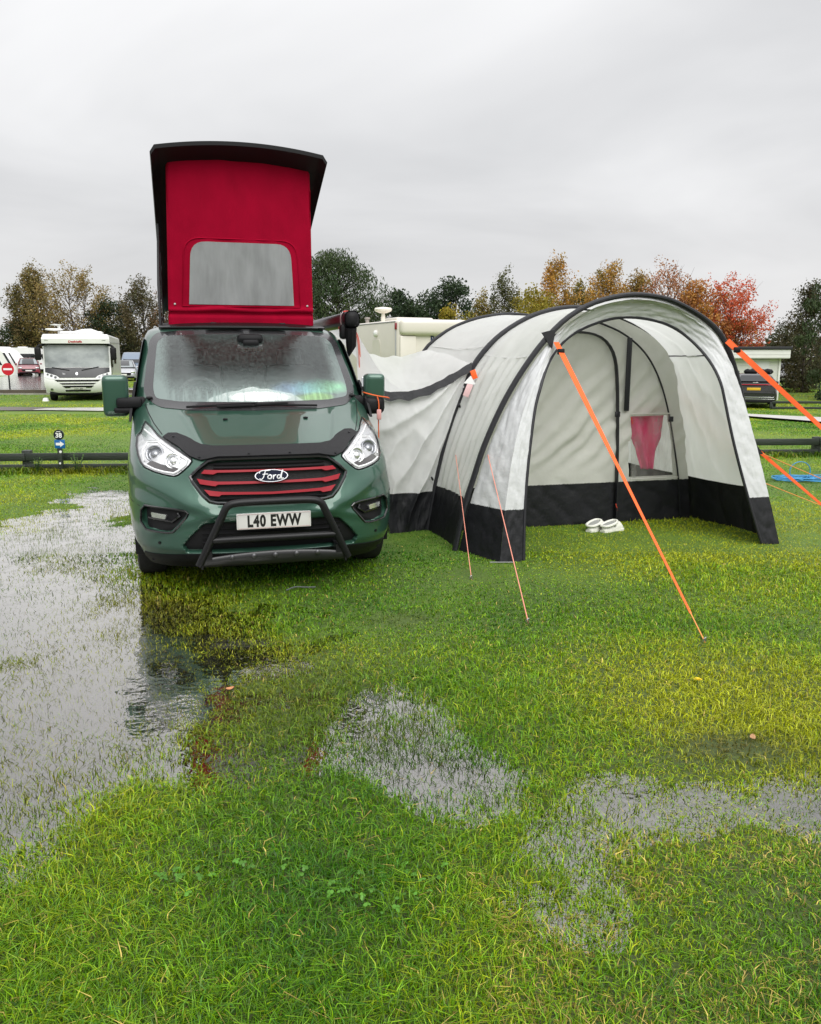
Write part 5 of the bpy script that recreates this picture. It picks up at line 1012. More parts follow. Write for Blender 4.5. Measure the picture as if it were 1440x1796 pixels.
def caravan(name, label, loc, rz, W=2.2, L=5.2, Hh=2.55, win=1):
    r = empty(name, loc, R(rz), label, 'caravan')
    pr = rounded([(-L / 2, .45), (L / 2, .45), (L / 2, 1.1), (L / 2 - .75, Hh), (-L / 2 + .5, Hh), (-L / 2, 1.2)], [.1, .1, .15, .55, .5, .3], 5)
    MB().prism(pr, lambda u, v, d: (u, d, v), -W / 2, W / 2).out('body', WHITEP, r)
    for d in (-W / 2 - .012,):
        MB().prism(rounded([(L / 2 - 2.2, 1.25), (L / 2 - .55, 1.25), (L / 2 - .85, 1.95), (L / 2 - 2.2, 1.95)], .08), lambda u, v, e_: (u, e_, v), d, d + .02).out('window', DARKGLASS, r)
        MB().prism(rounded([(-L / 2 + .5, 1.25), (L / 2 - 3., 1.25), (L / 2 - 3., 1.95), (-L / 2 + .5, 1.95)], .08), lambda u, v, e_: (u, e_, v), d, d + .02).out('window', DARKGLASS, r)
    MB().prism([(-W / 2 + .2, 0), (W / 2 - .2, 0), (W / 2 - .25, .75), (-W / 2 + .25, .75)], lambda u, v, e_: (L / 2 - .02 - .52 * (v) + e_, u, 1.2 + v * .95), .0, .03).out('end_window', DARKGLASS, r)
    MB().bbox((.3, 0, Hh + .04), (.8, .6, .12), .04).out('roof_vent', WHITEP, r)
    for s in (-1, 1): wheel(0, s * (W / 2 - .12), .32, .2, r) if False else None
    MB().box((0, 0, .36), (L * .8, W * .8, .2)).out('chassis', BLACKP, r)
    for s in (-1, 1): MB().lathe([(.2, -.1), (.31, -.1), (.32, 0), (.31, .1), (.2, .1)], (0, s * (W / 2 - .15), .32), 'y', 18).out('wheel', RUBBER, r)
    return r
caravan('touring_caravan', 'white caravan in the middle of the row, with a long dark window', (-39.2, 84, 0), 4)
caravan('touring_caravan', 'white caravan furthest back, just left of the red car', (-37.6, 97, 0), 30)
aw = empty('caravan_awning', (-36.2, 73.5, 0), R(0), 'white sloping caravan awning with dark window strips by the no entry sign', 'awning')
pr = [(-3.2, 0), (1.7, 0), (1.35, .9), (.2, 2.2), (-.4, 2.55), (-3.2, 2.62)]
MB().prism(pr, lambda u, v, d: (u, d, v), 0, 3.0).out('panel', mat('white awning cloth', (.80, .80, .78), .7), aw)
for a, b in ((-.95, .30), (-.40, .22), (.45, .20), (.95, .14)):
    MB().prism([(a + .42, .95), (a + .42 + b, .95), (a - .12 + b, 2.0), (a - .12, 2.0)], lambda u, v, d: (u, d, v), -.02, .01).out('window', DARKGLASS, aw)
MB().prism([(1.3, 0), (2.75, .0), (2.6, .22), (1.75, .75), (1.35, 1.0)], lambda u, v, d: (u, d, v), .1, .4).out('valance', mat('cream cloth', (.74, .70, .63), .7), aw)

def loftbox(secs, m, name, parent, autos=40):
    """secs: (y, half width bottom, half width top, z bottom, z top)"""
    V = []; F = []; k = 10
    for y, wb, wt, z0, z1 in secs:
        h = z1 - z0; V += [(-wb, y, z0), (-wb * 1.01, y, z0 + h * .45), (-wt, y, z1 - h * .12), (-wt * .93, y, z1 - h * .02), (-wt * .6, y, z1), (wt * .6, y, z1), (wt * .93, y, z1 - h * .02), (wt, y, z1 - h * .12), (wb * 1.01, y, z0 + h * .45), (wb, y, z0)]
    for i in range(len(secs) - 1):
        for j in range(k): F.append((i * k + j, i * k + (j + 1) % k, (i + 1) * k + (j + 1) % k, (i + 1) * k + j))
    F += [tuple(range(k - 1, -1, -1)), tuple((len(secs) - 1) * k + j for j in range(k))]
    return MB().add(V, F).out(name, m, parent, autos=autos)
def car(name, label, cat, loc, rz, paint, Hh=1.45, van_=False, group=None, plate=PLATEW):
    r = empty(name, loc, R(rz), label, cat, group); s = Hh / 1.45
    if van_:
        loftbox([(0, .82, .78, .30, .80), (.12, .92, .86, .26, .98), (.9, .95, .90, .25, 1.12), (1.0, .95, .92, .25, 1.16), (5.0, .95, .92, .25, 1.2), (5.1, .93, .90, .3, 1.2)], paint, 'body', r)
        loftbox([(.95, .90, .86, 1.1, 1.2), (1.7, .90, .78, 1.1, Hh - .08), (2.1, .90, .76, 1.1, Hh), (4.9, .90, .76, 1.1, Hh), (5.08, .88, .72, 1.1, Hh - .1)], paint, 'roof', r)
        MB().prism([(-.74, 0), (.74, 0), (.66, 1), (-.66, 1)], lambda u, v, d: (u, .98 + .70 * v - d, 1.2 + (Hh - 1.38) * v + d), .0, .025).out('windscreen', DARKGLASS, r)
    else:
        loftbox([(0, .72, .66, .32, .62), (.10, .84, .78, .24, .74 * s), (.5, .89, .84, .22, .84 * s), (1.25, .90, .86, .22, .95 * s), (3.5, .90, .86, .22, .98 * s), (4.15, .88, .82, .24, .98 * s), (4.30, .80, .74, .30, .90 * s)], paint, 'body', r)
        loftbox([(1.05, .80, .76, .90 * s, .97 * s), (1.85, .82, .62, .92 * s, Hh - .03), (2.4, .82, .61, .92 * s, Hh), (3.5, .82, .60, .92 * s, Hh - .03), (4.2, .78, .66, .92 * s, 1.02 * s)], DARKGLASS, 'cabin_glass', r)
        loftbox([(1.90, .63, .60, Hh - .06, Hh + .0), (2.4, .635, .60, Hh - .05, Hh + .02), (3.45, .62, .58, Hh - .06, Hh + .0), (3.62, .60, .56, Hh - .10, Hh - .05)], paint, 'roof', r)
        for q in (-1, 1): MB().tube([(q * .80, 1.12, .96 * s), (q * .635, 1.92, Hh - .04)], .035, 6).out('pillar', paint, r)
        MB().prism([(-.70, 0), (.70, 0), (.58, 1), (-.58, 1)], lambda u, v, d: (u, 1.10 + .74 * v - d, .975 * s + (Hh - .06 - .975 * s) * v + d * .6), .0, .02).out('windscreen', mat('pale windscreen', (.22, .25, .26), .06, coat=.8), r)
    MB().prism(rounded([(-.50, .42), (.50, .42), (.56, .60), (-.56, .60)], .04), front, .06, -.03).out('grille', BLACKP, r)
    MB().bbox((0, .02, .30), (1.45, .12, .10), .03).out('bumper', BLACKP, r)
    MB().bbox((0, -.045, .46), (.52, .02, .11), .004).out('number_plate', plate, r)
    for q in (-1, 1):
        MB().bbox((q * .66, .06, .66 * s), (.30, .16, .13), .05, 3, Matrix.Rotation(q * .35, 3, 'Z')).out('headlight', LAMP, r)
        MB().bbox((q * .98, 1.25, .98 * s), (.18, .12, .13), .04).out('door_mirror', paint, r)
        for y in (.80, 3.45 if not van_ else 4.0): wheel(q * .80, y, .32, .2, r)
    return r
car('red_car', 'dark red car facing the viewer, left of the white motorhome', 'car', (-32.3, 70.5, .05), 24, mat('dark red paint', (.22, .02, .035), .3, coat=.8), 1.50)
car('silver_car', 'silver car facing the viewer behind the campervan mirror', 'car', (-19.7, 57.0, .0), 17, mat('silver paint', (.46, .47, .49), .3, metal=.5, coat=.6), 1.42)
car('parked_van', 'blue grey van parked behind the silver car', 'van', (-21.2, 63.5, .0), 14, mat('blue grey paint', (.16, .21, .28), .3, metal=.3, coat=.8), 2.02, True)
ne = empty('no_entry_sign', (-21.05, 43.6, .02), 0, 'round red no entry sign on a post at the left edge', 'sign')
MB().tube([(0, 0, -.1), (0, 0, 1.15)], .04, 8).out('post', BLACKP, ne)
nd = MB().lathe([(.32, .01), (.32, -.01)], (0, -.05, 1.02), 'y', 28).out('disc', mat('signal red', (.55, .01, .02), .35), ne)
MB().box((0, -.062, 1.02), (.46, .004, .10)).out('white_bar', WHITEP, nd)
for x, y, h, lb_ in ((-19.9, 46.5, .95, 'short dark bollard post just right of the no entry sign'),): tag(MB().bbox((x, y, h / 2), (.16, .16, h), .02).out('bollard', FENCE), lb_, 'bollard')

# shed, black SUV and what stands about them
def gz(x, y): return float(slope(x, y))
CLAD = mat('white painted boards', (.76, .76, .72), .55, var=.08, vscale=2, bump=.1, bscale=20)
SX0, SY, SZ = 13.0, 43.8, -.60
sd = empty('utility_shed', (SX0, SY, SZ), 0, 'white boarded shed with a black flat roof and plain door', 'shed')
Wd = 6.42
MB().box((Wd / 2, 2.0, 1.15), (Wd - .04, 3.9, 2.3)).out('wall', CLAD, sd)
b_ = None
for k in range(14):
    o = MB().box((Wd / 2, .035, .09 + k * .165), (Wd, .026, .158), Matrix.Rotation(R(13), 3, 'X'))
    o.out('board', CLAD, sd)
MB().bbox((Wd / 2 + .15, 1.9, 2.42), (Wd + .30, 4.6, .46), .01).out('fascia', CLAD, sd)
for z in (2.30, 2.46, 2.60): MB().box((Wd / 2 + .15, -.415, z), (Wd + .30, .012, .145)).out('fascia_board', CLAD, sd)
MB().bbox((Wd / 2 + .15, 1.9, 2.72), (Wd + .44, 4.75, .16), .02).out('roof', mat('black felt', (.012, .012, .014), .6), sd)
dr = MB().bbox((5.40, -.02, 1.05), (.86, .05, 2.05), .01).out('door', mat('off white door', (.58, .60, .58), .5), sd)
MB().bbox((5.76, -.06, .95), (.04, .04, .14), .01).out('handle', BLACKP, dr); MB().box((5.40, -.03, 2.10), (.98, .06, .05)).out('lintel', CLAD, dr)
MB().bbox((Wd - .04, .0, 1.15), (.10, .10, 2.3), .005).out('corner_board', CLAD, sd)
NOIR = mat('black car paint', (.010, .0105, .012), .22, coat=1.)
sv = empty('suv', (16.80, 40.9, -.60), R(159), 'black estate car seen from behind with roof bars and yellow plate', 'car')
# built nose first, so the tail (y = 4.3 .. 4.5) faces the viewer
loftbox([(0, .80, .74, .34, .75), (.15, .92, .86, .26, .95), (1.2, .97, .92, .24, 1.06), (3.9, .97, .93, .24, 1.10), (4.35, .96, .92, .28, 1.10), (4.46, .92, .86, .34, 1.02)], NOIR, 'body', sv)
loftbox([(1.1, .86, .82, 1.0, 1.08), (1.95, .88, .70, 1.0, 1.50), (2.4, .88, .70, 1.0, 1.55), (3.9, .88, .69, 1.0, 1.52), (4.25, .86, .70, 1.0, 1.28), (4.40, .84, .76, 1.0, 1.12)], NOIR, 'cabin', sv)
MB().prism([(-.66, 0), (.66, 0), (.55, 1), (-.55, 1)], lambda u, v, d: (u, 4.34 - .28 * v + d, 1.22 + .25 * v), .02, .045).out('rear_window', DARKGLASS, sv)
MB().bbox((0, 4.445, 1.07), (1.78, .05, .035), .01).out('tail_light', mat('red light bar', (.45, .015, .04), .3, coat=.5), sv)
MB().bbox((0, 4.47, .88), (.56, .02, .115), .004).out('number_plate', PLATEY, sv)
MB().bbox((0, 4.47, .52), (1.7, .03, .03), .008).out('bumper_trim', CHROME, sv); MB().bbox((0, 4.48, .44), (1.75, .03, .022), .008).out('bumper_trim', CHROME, sv); MB().bbox((0, 4.46, .70), (1.7, .02, .06), .01).out('bumper_line', mat('dark alloy'), sv)
MB().bbox((-.05, 4.45, 1.16), (.22, .02, .03), .008).out('badge', CHROME, sv)
MB().bbox((0, 4.40, .34), (1.6, .2, .14), .04).out('valance', BLACKP, sv)
for q in (-1, 1):
    MB().tube([(q * .66, 2.0, 1.56), (q * .66, 2.2, 1.62), (q * .66, 3.6, 1.60), (q * .66, 3.8, 1.54)], .03, 6).out('roof_rail', BLACKP, sv)
    for y in (.85, 3.65): wheel(q * .86, y, .35, .23, sv)
    MB().bbox((q * 1.05, 1.3, 1.08), (.2, .14, .15), .04).out('door_mirror', NOIR, sv)
n = 26; V = []; F = []
rk = MB()
for cx_, l_, h_ in ((.12, .55, .20), (-.42, .70, .16)):
    rk.lathe([(.02, -l_ / 2), (h_ * .8, -l_ / 2 + .08), (h_, -.1), (h_ * .75, .05), (h_, .18), (h_ * .7, l_ / 2 - .05), (.02, l_ / 2)], (cx_, 3.1, 1.66), 'x', 12)
for k, b in enumerate(((.15, .30), (-.45, .34))):
    o = MB().lathe([(.02, -b[1]), (.10, -b[1] + .06), (.14, -.08), (.10, .04), (.13, .14), (.09, b[1] - .05), (.02, b[1])], (b[0], 3.4, 1.62), 'x', 12).out('roof_bundle', BLACKP)
    o.location = sv.location; o.rotation_euler = sv.rotation_euler; tag(o, ['dark bundle strapped on the roof of the black estate car, inner one', 'dark bundle strapped on the roof of the black estate car, longer one'][k], 'luggage')
car('parked_car', 'white car roof glimpsed between the shed and the dark conifer', 'car', (24.6, 54.5, -.2), -20, mat('white car paint', (.72, .73, .74), .3, coat=.8), 1.45)
# ================================================================== TREES
def leafmat(name, trans=.35):
    return mat(name, (.1, .1, .05), .6, attr='col', trans=trans, spec=.25)
LEAF = leafmat('leaves'); NEEDLE = leafmat('needles', .12)
BARK = mat('bark', (.075, .058, .045), .85, var=.4, vscale=6, bump=.4, bscale=14, stretch=(1, 1, .25))
BIRCH = mat('pale bark', (.15, .115, .10), .8, var=.4, vscale=5, stretch=(1, 1, .3))
def envelope(kind, t):
    if kind == 'birch': return np.interp(t, [0, .12, .35, .6, .85, 1], [.25, .7, 1., .86, .45, .08])
    if kind == 'round': return np.interp(t, [0, .15, .45, .75, .93, 1], [.45, .85, 1., .88, .5, .1])
    if kind == 'pine': return np.interp(t, [0, .15, .45, .75, .92, 1], [.7, .95, 1., .85, .55, .25])
    if kind == 'vase': return np.interp(t, [0, .2, .5, .8, 1], [.35, .75, 1., .95, .35])
    return np.interp(t, [0, .1, .5, 1], [.75, 1., .6, .05])
def tree(name, label, x, y, h, w, kind, cols, n=7000, size=.15, base=.12, clumps=70, seed=1, spread=.55, bare=.0, trunks=1, group='trees along the far side of the site', bark=None, twig=None, lean=0., cl=None):
    g = np.random.default_rng(seed); z0 = float(slope(x, y)) - .1
    r = empty(name, (x, y, z0), 0, label, 'tree' if h > 3.2 else 'shrub', group); bark = bark or BARK
    tb = MB(); stems = []
    for k in range(trunks):
        a = g.uniform(0, 2 * pi); off = 0 if trunks == 1 else w * .06
        top = np.array([g.normal(0, w * .05) + (w * .13 * math.cos(a) if trunks > 1 else 0) + lean, g.normal(0, w * .05), h * g.uniform(.86, .97)])
        p = smooth_curve([(off * math.cos(a), off * math.sin(a), -.1), (off * math.cos(a) * 1.4 + g.normal(0, w * .015), off * math.sin(a), h * .25), (top[0] * .6, top[1] * .6, h * .6), tuple(top)], 14)
        rr = np.linspace(h * .018 / trunks ** .4, .012, 14); tb.tube(p, rr, 7); stems.append(p)
    P = []
    n = int(n * (1.4 if kind != 'pine' else 1.35)); size = size * (.90 if kind != 'pine' else 1.0); clumps = int(clumps * 1.35)
    while len(P) < clumps:
        t = g.uniform(0, 1) ** .85; e_ = envelope(kind, t) * w / 2; rad = e_ * g.uniform(.05, 1) ** .5 * g.uniform(.8, 1.12); a = g.uniform(0, 2 * pi)
        P.append((rad * math.cos(a) + lean * t, rad * math.sin(a), h * (base + (1 - base) * t) * g.uniform(.97, 1.0), t))
    P = np.array(P)
    for c in P:
        s = stems[g.integers(len(stems))]; zt = c[2] - (math.hypot(c[0], c[1])) * (.9 if kind != 'pine' else .35) - .05 * h; i = int(np.argmin(np.abs(s[:, 2] - max(zt, h * .10)))); a = s[i]
        mid = (a + c[:3]) / 2 + np.array([0, 0, .05 * h * (-1 if kind == 'vase' else .4)]) * g.uniform(.2, 1); q = smooth_curve([tuple(a), tuple(mid), tuple(c[:3])], 6)
        tb.tube(q, np.linspace(.028, .007, 6) * h / 7, 3)
    tk = mesh('trunk', tb.V, tb.F, bark, r)
    tw2 = MB()
    if twig:   # fine bare twigs that show against the sky
        for k in range(twig):
            c = P[g.integers(len(P))]; d = np.array([c[0] * .35 + g.normal(0, .25), c[1] * .3, abs(g.normal(.75, .3))]) * h * .10; a = c[:3] + g.normal(0, .15, 3)
            tw2.tube([a, a + d * .5 + g.normal(0, .04, 3), a + d], [.014 * h / 7, .009 * h / 7, .004], 3)
        mesh('twig', tw2.V, tw2.F, bark, r)['kind'] = 'stuff'
    per = g.dirichlet(np.ones(len(P)) * 3) * n; C = []; K = []
    cols = np.array(cols)
    cc_ = g.dirichlet(np.ones(len(cols)) * 1.2, len(P)) @ cols * 1.3
    for c, k, cc in zip(P, per, cc_):
        k = int(k); sg_ = (cl or .085) * math.sqrt(w * h) * spread / .55 * g.uniform(.65, 1.3)
        q = g.normal(0, 1, (k, 3)); q *= np.minimum(1, 1.55 / np.linalg.norm(q, axis=1, keepdims=True)) 
        if kind == 'pine': q = q * sg_ * np.array([.75, .75, .8])
        elif kind in ('birch', 'vase'):   # leaves hang on sprays that reach up and out
            d = np.array([c[0] * .5, c[1] * .5, w * .42]) + g.normal(0, .12 * w, 3); d /= np.linalg.norm(d)
            tt_ = g.uniform(-1.5, 1.6, (k, 1)); q = q * sg_ * .52 * (1.25 - .35 * np.abs(tt_)) + d * tt_ * sg_ * 1.15
        else: q = q * sg_ * np.array([.95, .95, .8])
        C.append(q + c[:3]); K.append(cc[None] * g.uniform(.62, 1.3, (k, 1)) * (1 + g.normal(0, .05, (k, 3))))
    C = np.vstack(C); K = np.clip(np.vstack(K), .004, .9); m = len(C)
    ok = C[:, 2] > h * .02; C, K = C[ok], K[ok]; m = len(C)
    d1 = g.normal(0, 1, (m, 3)); 
    if kind == 'pine': d1[:, 2] = np.abs(d1[:, 2]) + .9
    d1 /= np.linalg.norm(d1, axis=1, keepdims=True); d2 = np.cross(d1, g.normal(0, 1, (m, 3))); d2 /= np.linalg.norm(d2, axis=1, keepdims=True) + 1e-9
    s = size * g.uniform(.6, 1.35, (m, 1)); asp = .30 if kind == 'pine' else (.55 if kind == 'birch' else .62)
    V = np.stack([C - d1 * s * .5, C + d2 * s * asp * .5, C + d1 * s * .55, C - d2 * s * asp * .5], 1).reshape(-1, 3)
    mesh('crown', V, np.arange(4 * m).reshape(m, 4), NEEDLE if kind in ('pine', 'fir') else LEAF, r, False, np.repeat(K, 4, 0))
    return r
OLV = [(.16, .13, .04), (.12, .115, .036), (.21, .145, .05)]; GOLD = [(.44, .225, .040), (.36, .19, .040), (.27, .185, .045)]; YEL = [(.36, .26, .03), (.26, .22, .03), (.16, .15, .03)]
RUST = [(.42, .15, .045), (.34, .135, .045), (.27, .14, .05)]; REDL = [(.46, .085, .045), (.54, .10, .05), (.44, .13, .045)]; DKG = [(.024, .042, .018), (.036, .055, .022), (.030, .05, .026)]
BRN = [(.10, .07, .035), (.075, .06, .03), (.06, .065, .026)]; PIN = [(.024, .043, .016), (.036, .058, .02), (.05, .068, .024)]
G1 = 'autumn trees beyond the left caravans'; G2 = 'trees behind the cream motorhome'; G3 = 'autumn trees behind the awning'; G4 = 'dark trees at the right edge'
tree('birch_tree', 'olive brown birch at the left edge above the caravans', -42.5, 92, 8.8, 7.0, 'birch', OLV + BRN, 6500, .24, .10, 60, 11, group=G1)
tree('birch_tree', 'tall olive birch with a pointed crown, second from the left', -40.6, 91, 10.4, 6.8, 'birch', OLV + [(.16, .12, .05)], 7500, .23, .08, 70, 12, group=G1, twig=60)
tree('birch_tree', 'tall golden brown birch with bare forked trunks above the motorhome', -36.0, 90, 10.3, 8.6, 'vase', [(.26, .18, .06), (.21, .15, .055), (.17, .14, .055)], 6800, .22, .22, 80, 13, trunks=3, group=G1, bark=BIRCH, twig=90)
tree('fir_tree', 'dark green bushy tree right of the white motorhome roof', -32.6, 91, 7.8, 5.6, 'round', DKG, 6500, .24, .04, 60, 14, group=G1)
tree('birch_tree', 'brown and green birch left of the raised pop top', -28.6, 90, 8.9, 7.6, 'birch', BRN + [(.13, .10, .045), (.05, .07, .03)], 8000, .24, .05, 75, 15, group=G1, twig=60)
tree('birch_tree', 'rust brown birch half hidden by the pop top lid', -25.0, 89, 8.4, 6.8, 'birch', [(.15, .085, .045), (.11, .07, .035)], 7000, .23, .05, 65, 16, group=G1, twig=60)
tree('birch_tree', 'brown birch behind the campervan windscreen pillar', -22.4, 86, 7.2, 6.0, 'round', BRN, 5000, .25, .03, 55, 17, group=G1)
tree('shrub', 'dark green bush behind the left caravans', -43.5, 93, 5.2, 7.5, 'round', DKG + [(.06, .085, .03)], 6500, .27, .0, 55, 18, group=G1)
tree('shrub', 'brown undergrowth behind the white motorhome', -36.0, 99, 5.0, 10, 'round', BRN + DKG, 7000, .30, .0, 60, 19, group=G1)
tree('shrub', 'dark undergrowth behind the silver car', -27.5, 99, 5.4, 10, 'round', BRN + DKG, 7000, .30, .0, 60, 20, group=G1)
tree('hedge_shrub', 'clipped green hedge between the white caravans and the red car', -38.3, 80.5, 1.6, 3.4, 'round', [(.035, .065, .02), (.05, .085, .025)], 3500, .18, .0, 50, 21, group=G1)
tree('pine_tree', 'big rounded dark pine beside the red canvas', -4.7, 53, 7.9, 7.0, 'pine', PIN, 20000, .19, .08, 230, 31, group=G2, spread=.44)
tree('pine_tree', 'dark pine lower behind the campervan, left of the big pine', -8.3, 58, 7.4, 6.0, 'pine', PIN, 11000, .22, .08, 120, 32, group=G2, spread=.40)
tree('fir_tree', 'dark green tree right of the big pine', -1.0, 58, 6.2, 4.4, 'round', DKG, 6500, .19, .05, 60, 33, group=G2)
tree('fir_tree', 'dark green tree above the satellite dome and rear overhang', 1.2, 60, 6.0, 5.2, 'round', DKG + [(.05, .08, .03)], 7000, .19, .05, 65, 34, group=G2)
tree('fir_tree', 'taller dark green tree left of the yellow bush', 3.0, 59, 6.9, 4.6, 'round', DKG, 7000, .19, .05, 65, 35, group=G2)
tree('shrub', 'yellow green bush above the cream motorhome rear', 2.6, 50, 4.7, 2.9, 'round', YEL, 4500, .15, .05, 45, 36, group=G2)
tree('birch_tree', 'small yellow olive tree above the back beam of the awning', 4.6, 54, 5.4, 3.4, 'birch', YEL + OLV, 4200, .15, .05, 45, 37, group=G3)
tree('birch_tree', 'thin dark olive birch left of the golden trees', 5.9, 53, 6.6, 3.4, 'birch', [(.065, .075, .028), (.10, .10, .035)], 4600, .15, .05, 45, 38, group=G3, twig=40)
tree('birch_tree', 'short yellow tree between the dark olive and golden birches', 7.2, 51, 5.8, 3.8, 'round', YEL, 7000, .15, .05, 50, 39, group=G3)
tree('birch_tree', 'tall golden brown birch above the middle beam', 9.0, 53, 7.4, 4.6, 'birch', GOLD, 9500, .15, .05, 60, 40, group=G3, twig=60)
tree('birch_tree', 'olive green birch behind the golden brown one', 10.9, 55, 6.6, 4.2, 'birch', OLV + YEL, 7500, .15, .05, 50, 41, group=G3, twig=40)
tree('birch_tree', 'tall golden birch above the top of the arch', 12.3, 53, 7.5, 4.8, 'birch', GOLD + [(.15, .14, .04)], 9500, .15, .05, 60, 42, group=G3, twig=70)
tree('birch_tree', 'russet brown tree with bare twigs, right of the arch top', 15.9, 53, 7.4, 5.0, 'vase', [(.36, .16, .075), (.29, .14, .065)], 7500, .145, .08, 70, 43, group=G3, twig=140)
tree('birch_tree', 'olive gold tree between the golden birch and the russet tree', 14.3, 54, 7.0, 4.4, 'birch', GOLD + OLV, 7500, .15, .05, 50, 44, group=G3, twig=40)
tree('maple_tree', 'orange brown tree left of the red maple', 17.6, 52, 6.6, 4.6, 'round', RUST + GOLD, 9000, .15, .05, 60, 45, group=G3, twig=50)
tree('maple_tree', 'bright red maple standing above the black roofed shed', 19.3, 51.5, 6.7, 4.7, 'vase', REDL, 9500, .15, .08, 75, 46, group=G3, twig=110, bark=BIRCH)
tree('shrub', 'orange brown bush under the red maple', 19.6, 51, 4.6, 4.4, 'round', RUST + [(.25, .12, .03)], 4500, .15, .0, 45, 47, group=G3)
tree('shrub', 'long dark undergrowth behind the autumn trees', 8, 60, 3.4, 13, 'round', BRN + OLV, 6500, .22, .0, 60, 48, group=G3)
tree('shrub', 'brown undergrowth behind the shed', 17, 60, 3.4, 10, 'round', BRN + RUST, 5500, .22, .0, 55, 49, group=G3)
tree('birch_tree', 'dark brown leafy tree right of the shed', 25.0, 53, 6.3, 4.4, 'birch', [(.06, .055, .025), (.08, .06, .03), (.04, .05, .02)], 7500, .16, .04, 70, 51, group=G4, twig=60)
tree('pine_tree', 'open pine with upturned tips cut by the right edge', 24.3, 47, 8.2, 5.0, 'pine', PIN, 6000, .20, .12, 55, 52, group=G4, spread=.30)
tree('fir_tree', 'dark conifer low at the right edge behind the far fence', 23.0, 43.5, 3.9, 3.0, 'fir', DKG + [(.035, .06, .045)], 7000, .14, .02, 70, 53, group=G4)
tree('shrub', 'dark undergrowth filling the gap right of the shed', 27.5, 60, 4.4, 9, 'round', BRN + DKG, 6000, .22, .0, 55, 54, group=G4)
# a far-off belt of woodland that reads as one mass along the horizon
g = np.random.default_rng(77); k = 30000; x = g.uniform(-130, 130, k); y = 118 + g.normal(0, 3.5, k) - 18 * sstep(30, 90, np.abs(x)); hh = 4.6 + 2.2 * fbm(x * .09, 0 * x, 3.) + 1.3 * fbm(x * .35, 0 * x, 5.)
z = hh * g.uniform(0, 1, k) ** .8 - .3; C = np.stack([x, y, z], 1); d1 = g.normal(0, 1, (k, 3)); d1 /= np.linalg.norm(d1, axis=1, keepdims=True); d2 = np.cross(d1, g.normal(0, 1, (k, 3))); d2 /= np.linalg.norm(d2, axis=1, keepdims=True)
s = g.uniform(.28, .6, (k, 1)); V = np.stack([C - d1 * s * .5, C + d2 * s * .32, C + d1 * s * .5, C - d2 * s * .32], 1).reshape(-1, 3)
pal = np.array(DKG + BRN + OLV); ci = np.clip(((fbm(x * .12, 0 * x, 9., 2) + .5) * len(pal)), 0, len(pal) - 1).astype(int); K = pal[ci] * g.uniform(.6, 1.4, (k, 1))
tag(mesh('distant_woods', V, np.arange(4 * k).reshape(k, 4), LEAF, None, False, np.repeat(K, 4, 0)), kind='stuff')
# ================================================================== GRASS
GRASS = mat('grass blades', (.1, .2, .03), .38, attr='col', trans=.28, spec=.38)
_roadP = np.vstack([p for p, w_ in ROADS]); _roadW = np.concatenate([np.full(len(p), w_) for p, w_ in ROADS])
def offroad(x, y):
    ok = np.ones(len(x), bool); far_ = np.where(y > 15)[0]
    for c0 in range(0, len(far_), 20000):
        ix = far_[c0:c0 + 20000]; d = np.full(len(ix), 1e9)
        for a_, w_ in ROADS:
            for p0, p1 in zip(a_[:-1:2], a_[2::2]):
                e_ = p1 - p0; t = np.clip(((x[ix] - p0[0]) * e_[0] + (y[ix] - p0[1]) * e_[1]) / (e_ @ e_), 0, 1); d = np.minimum(d, np.hypot(x[ix] - p0[0] - t * e_[0], y[ix] - p0[1] - t * e_[1]) - w_)
        ok[ix] = d > .05
    return ok & ~((y > 24.3) & (y < 27.4) & (x > -12.4) & (x < -7.4)) & ~((y > 36.6) & (y < 38.4) & (x < -11)) & ~((y > 17.3) & (y < 18.6) & (x > -5) & (x < -3.6) & (vnoise(x * 3, y * 3) > .35)) 
DY = [1.3, 2.0, 3.0, 4.2, 6.0, 8.0, 11., 16., 24., 36., 60., 86.]
DD = [26000, 21000, 14500, 9800, 5600, 3500, 2000, 950, 400, 150, 36, 16]
DW = [.0034, .0036, .0042, .0050, .0066, .0085, .0115, .016, .026, .042, .08, .11]
DH = [.058, .054, .047, .040, .034, .031, .030, .032, .034, .038, .05, .06]
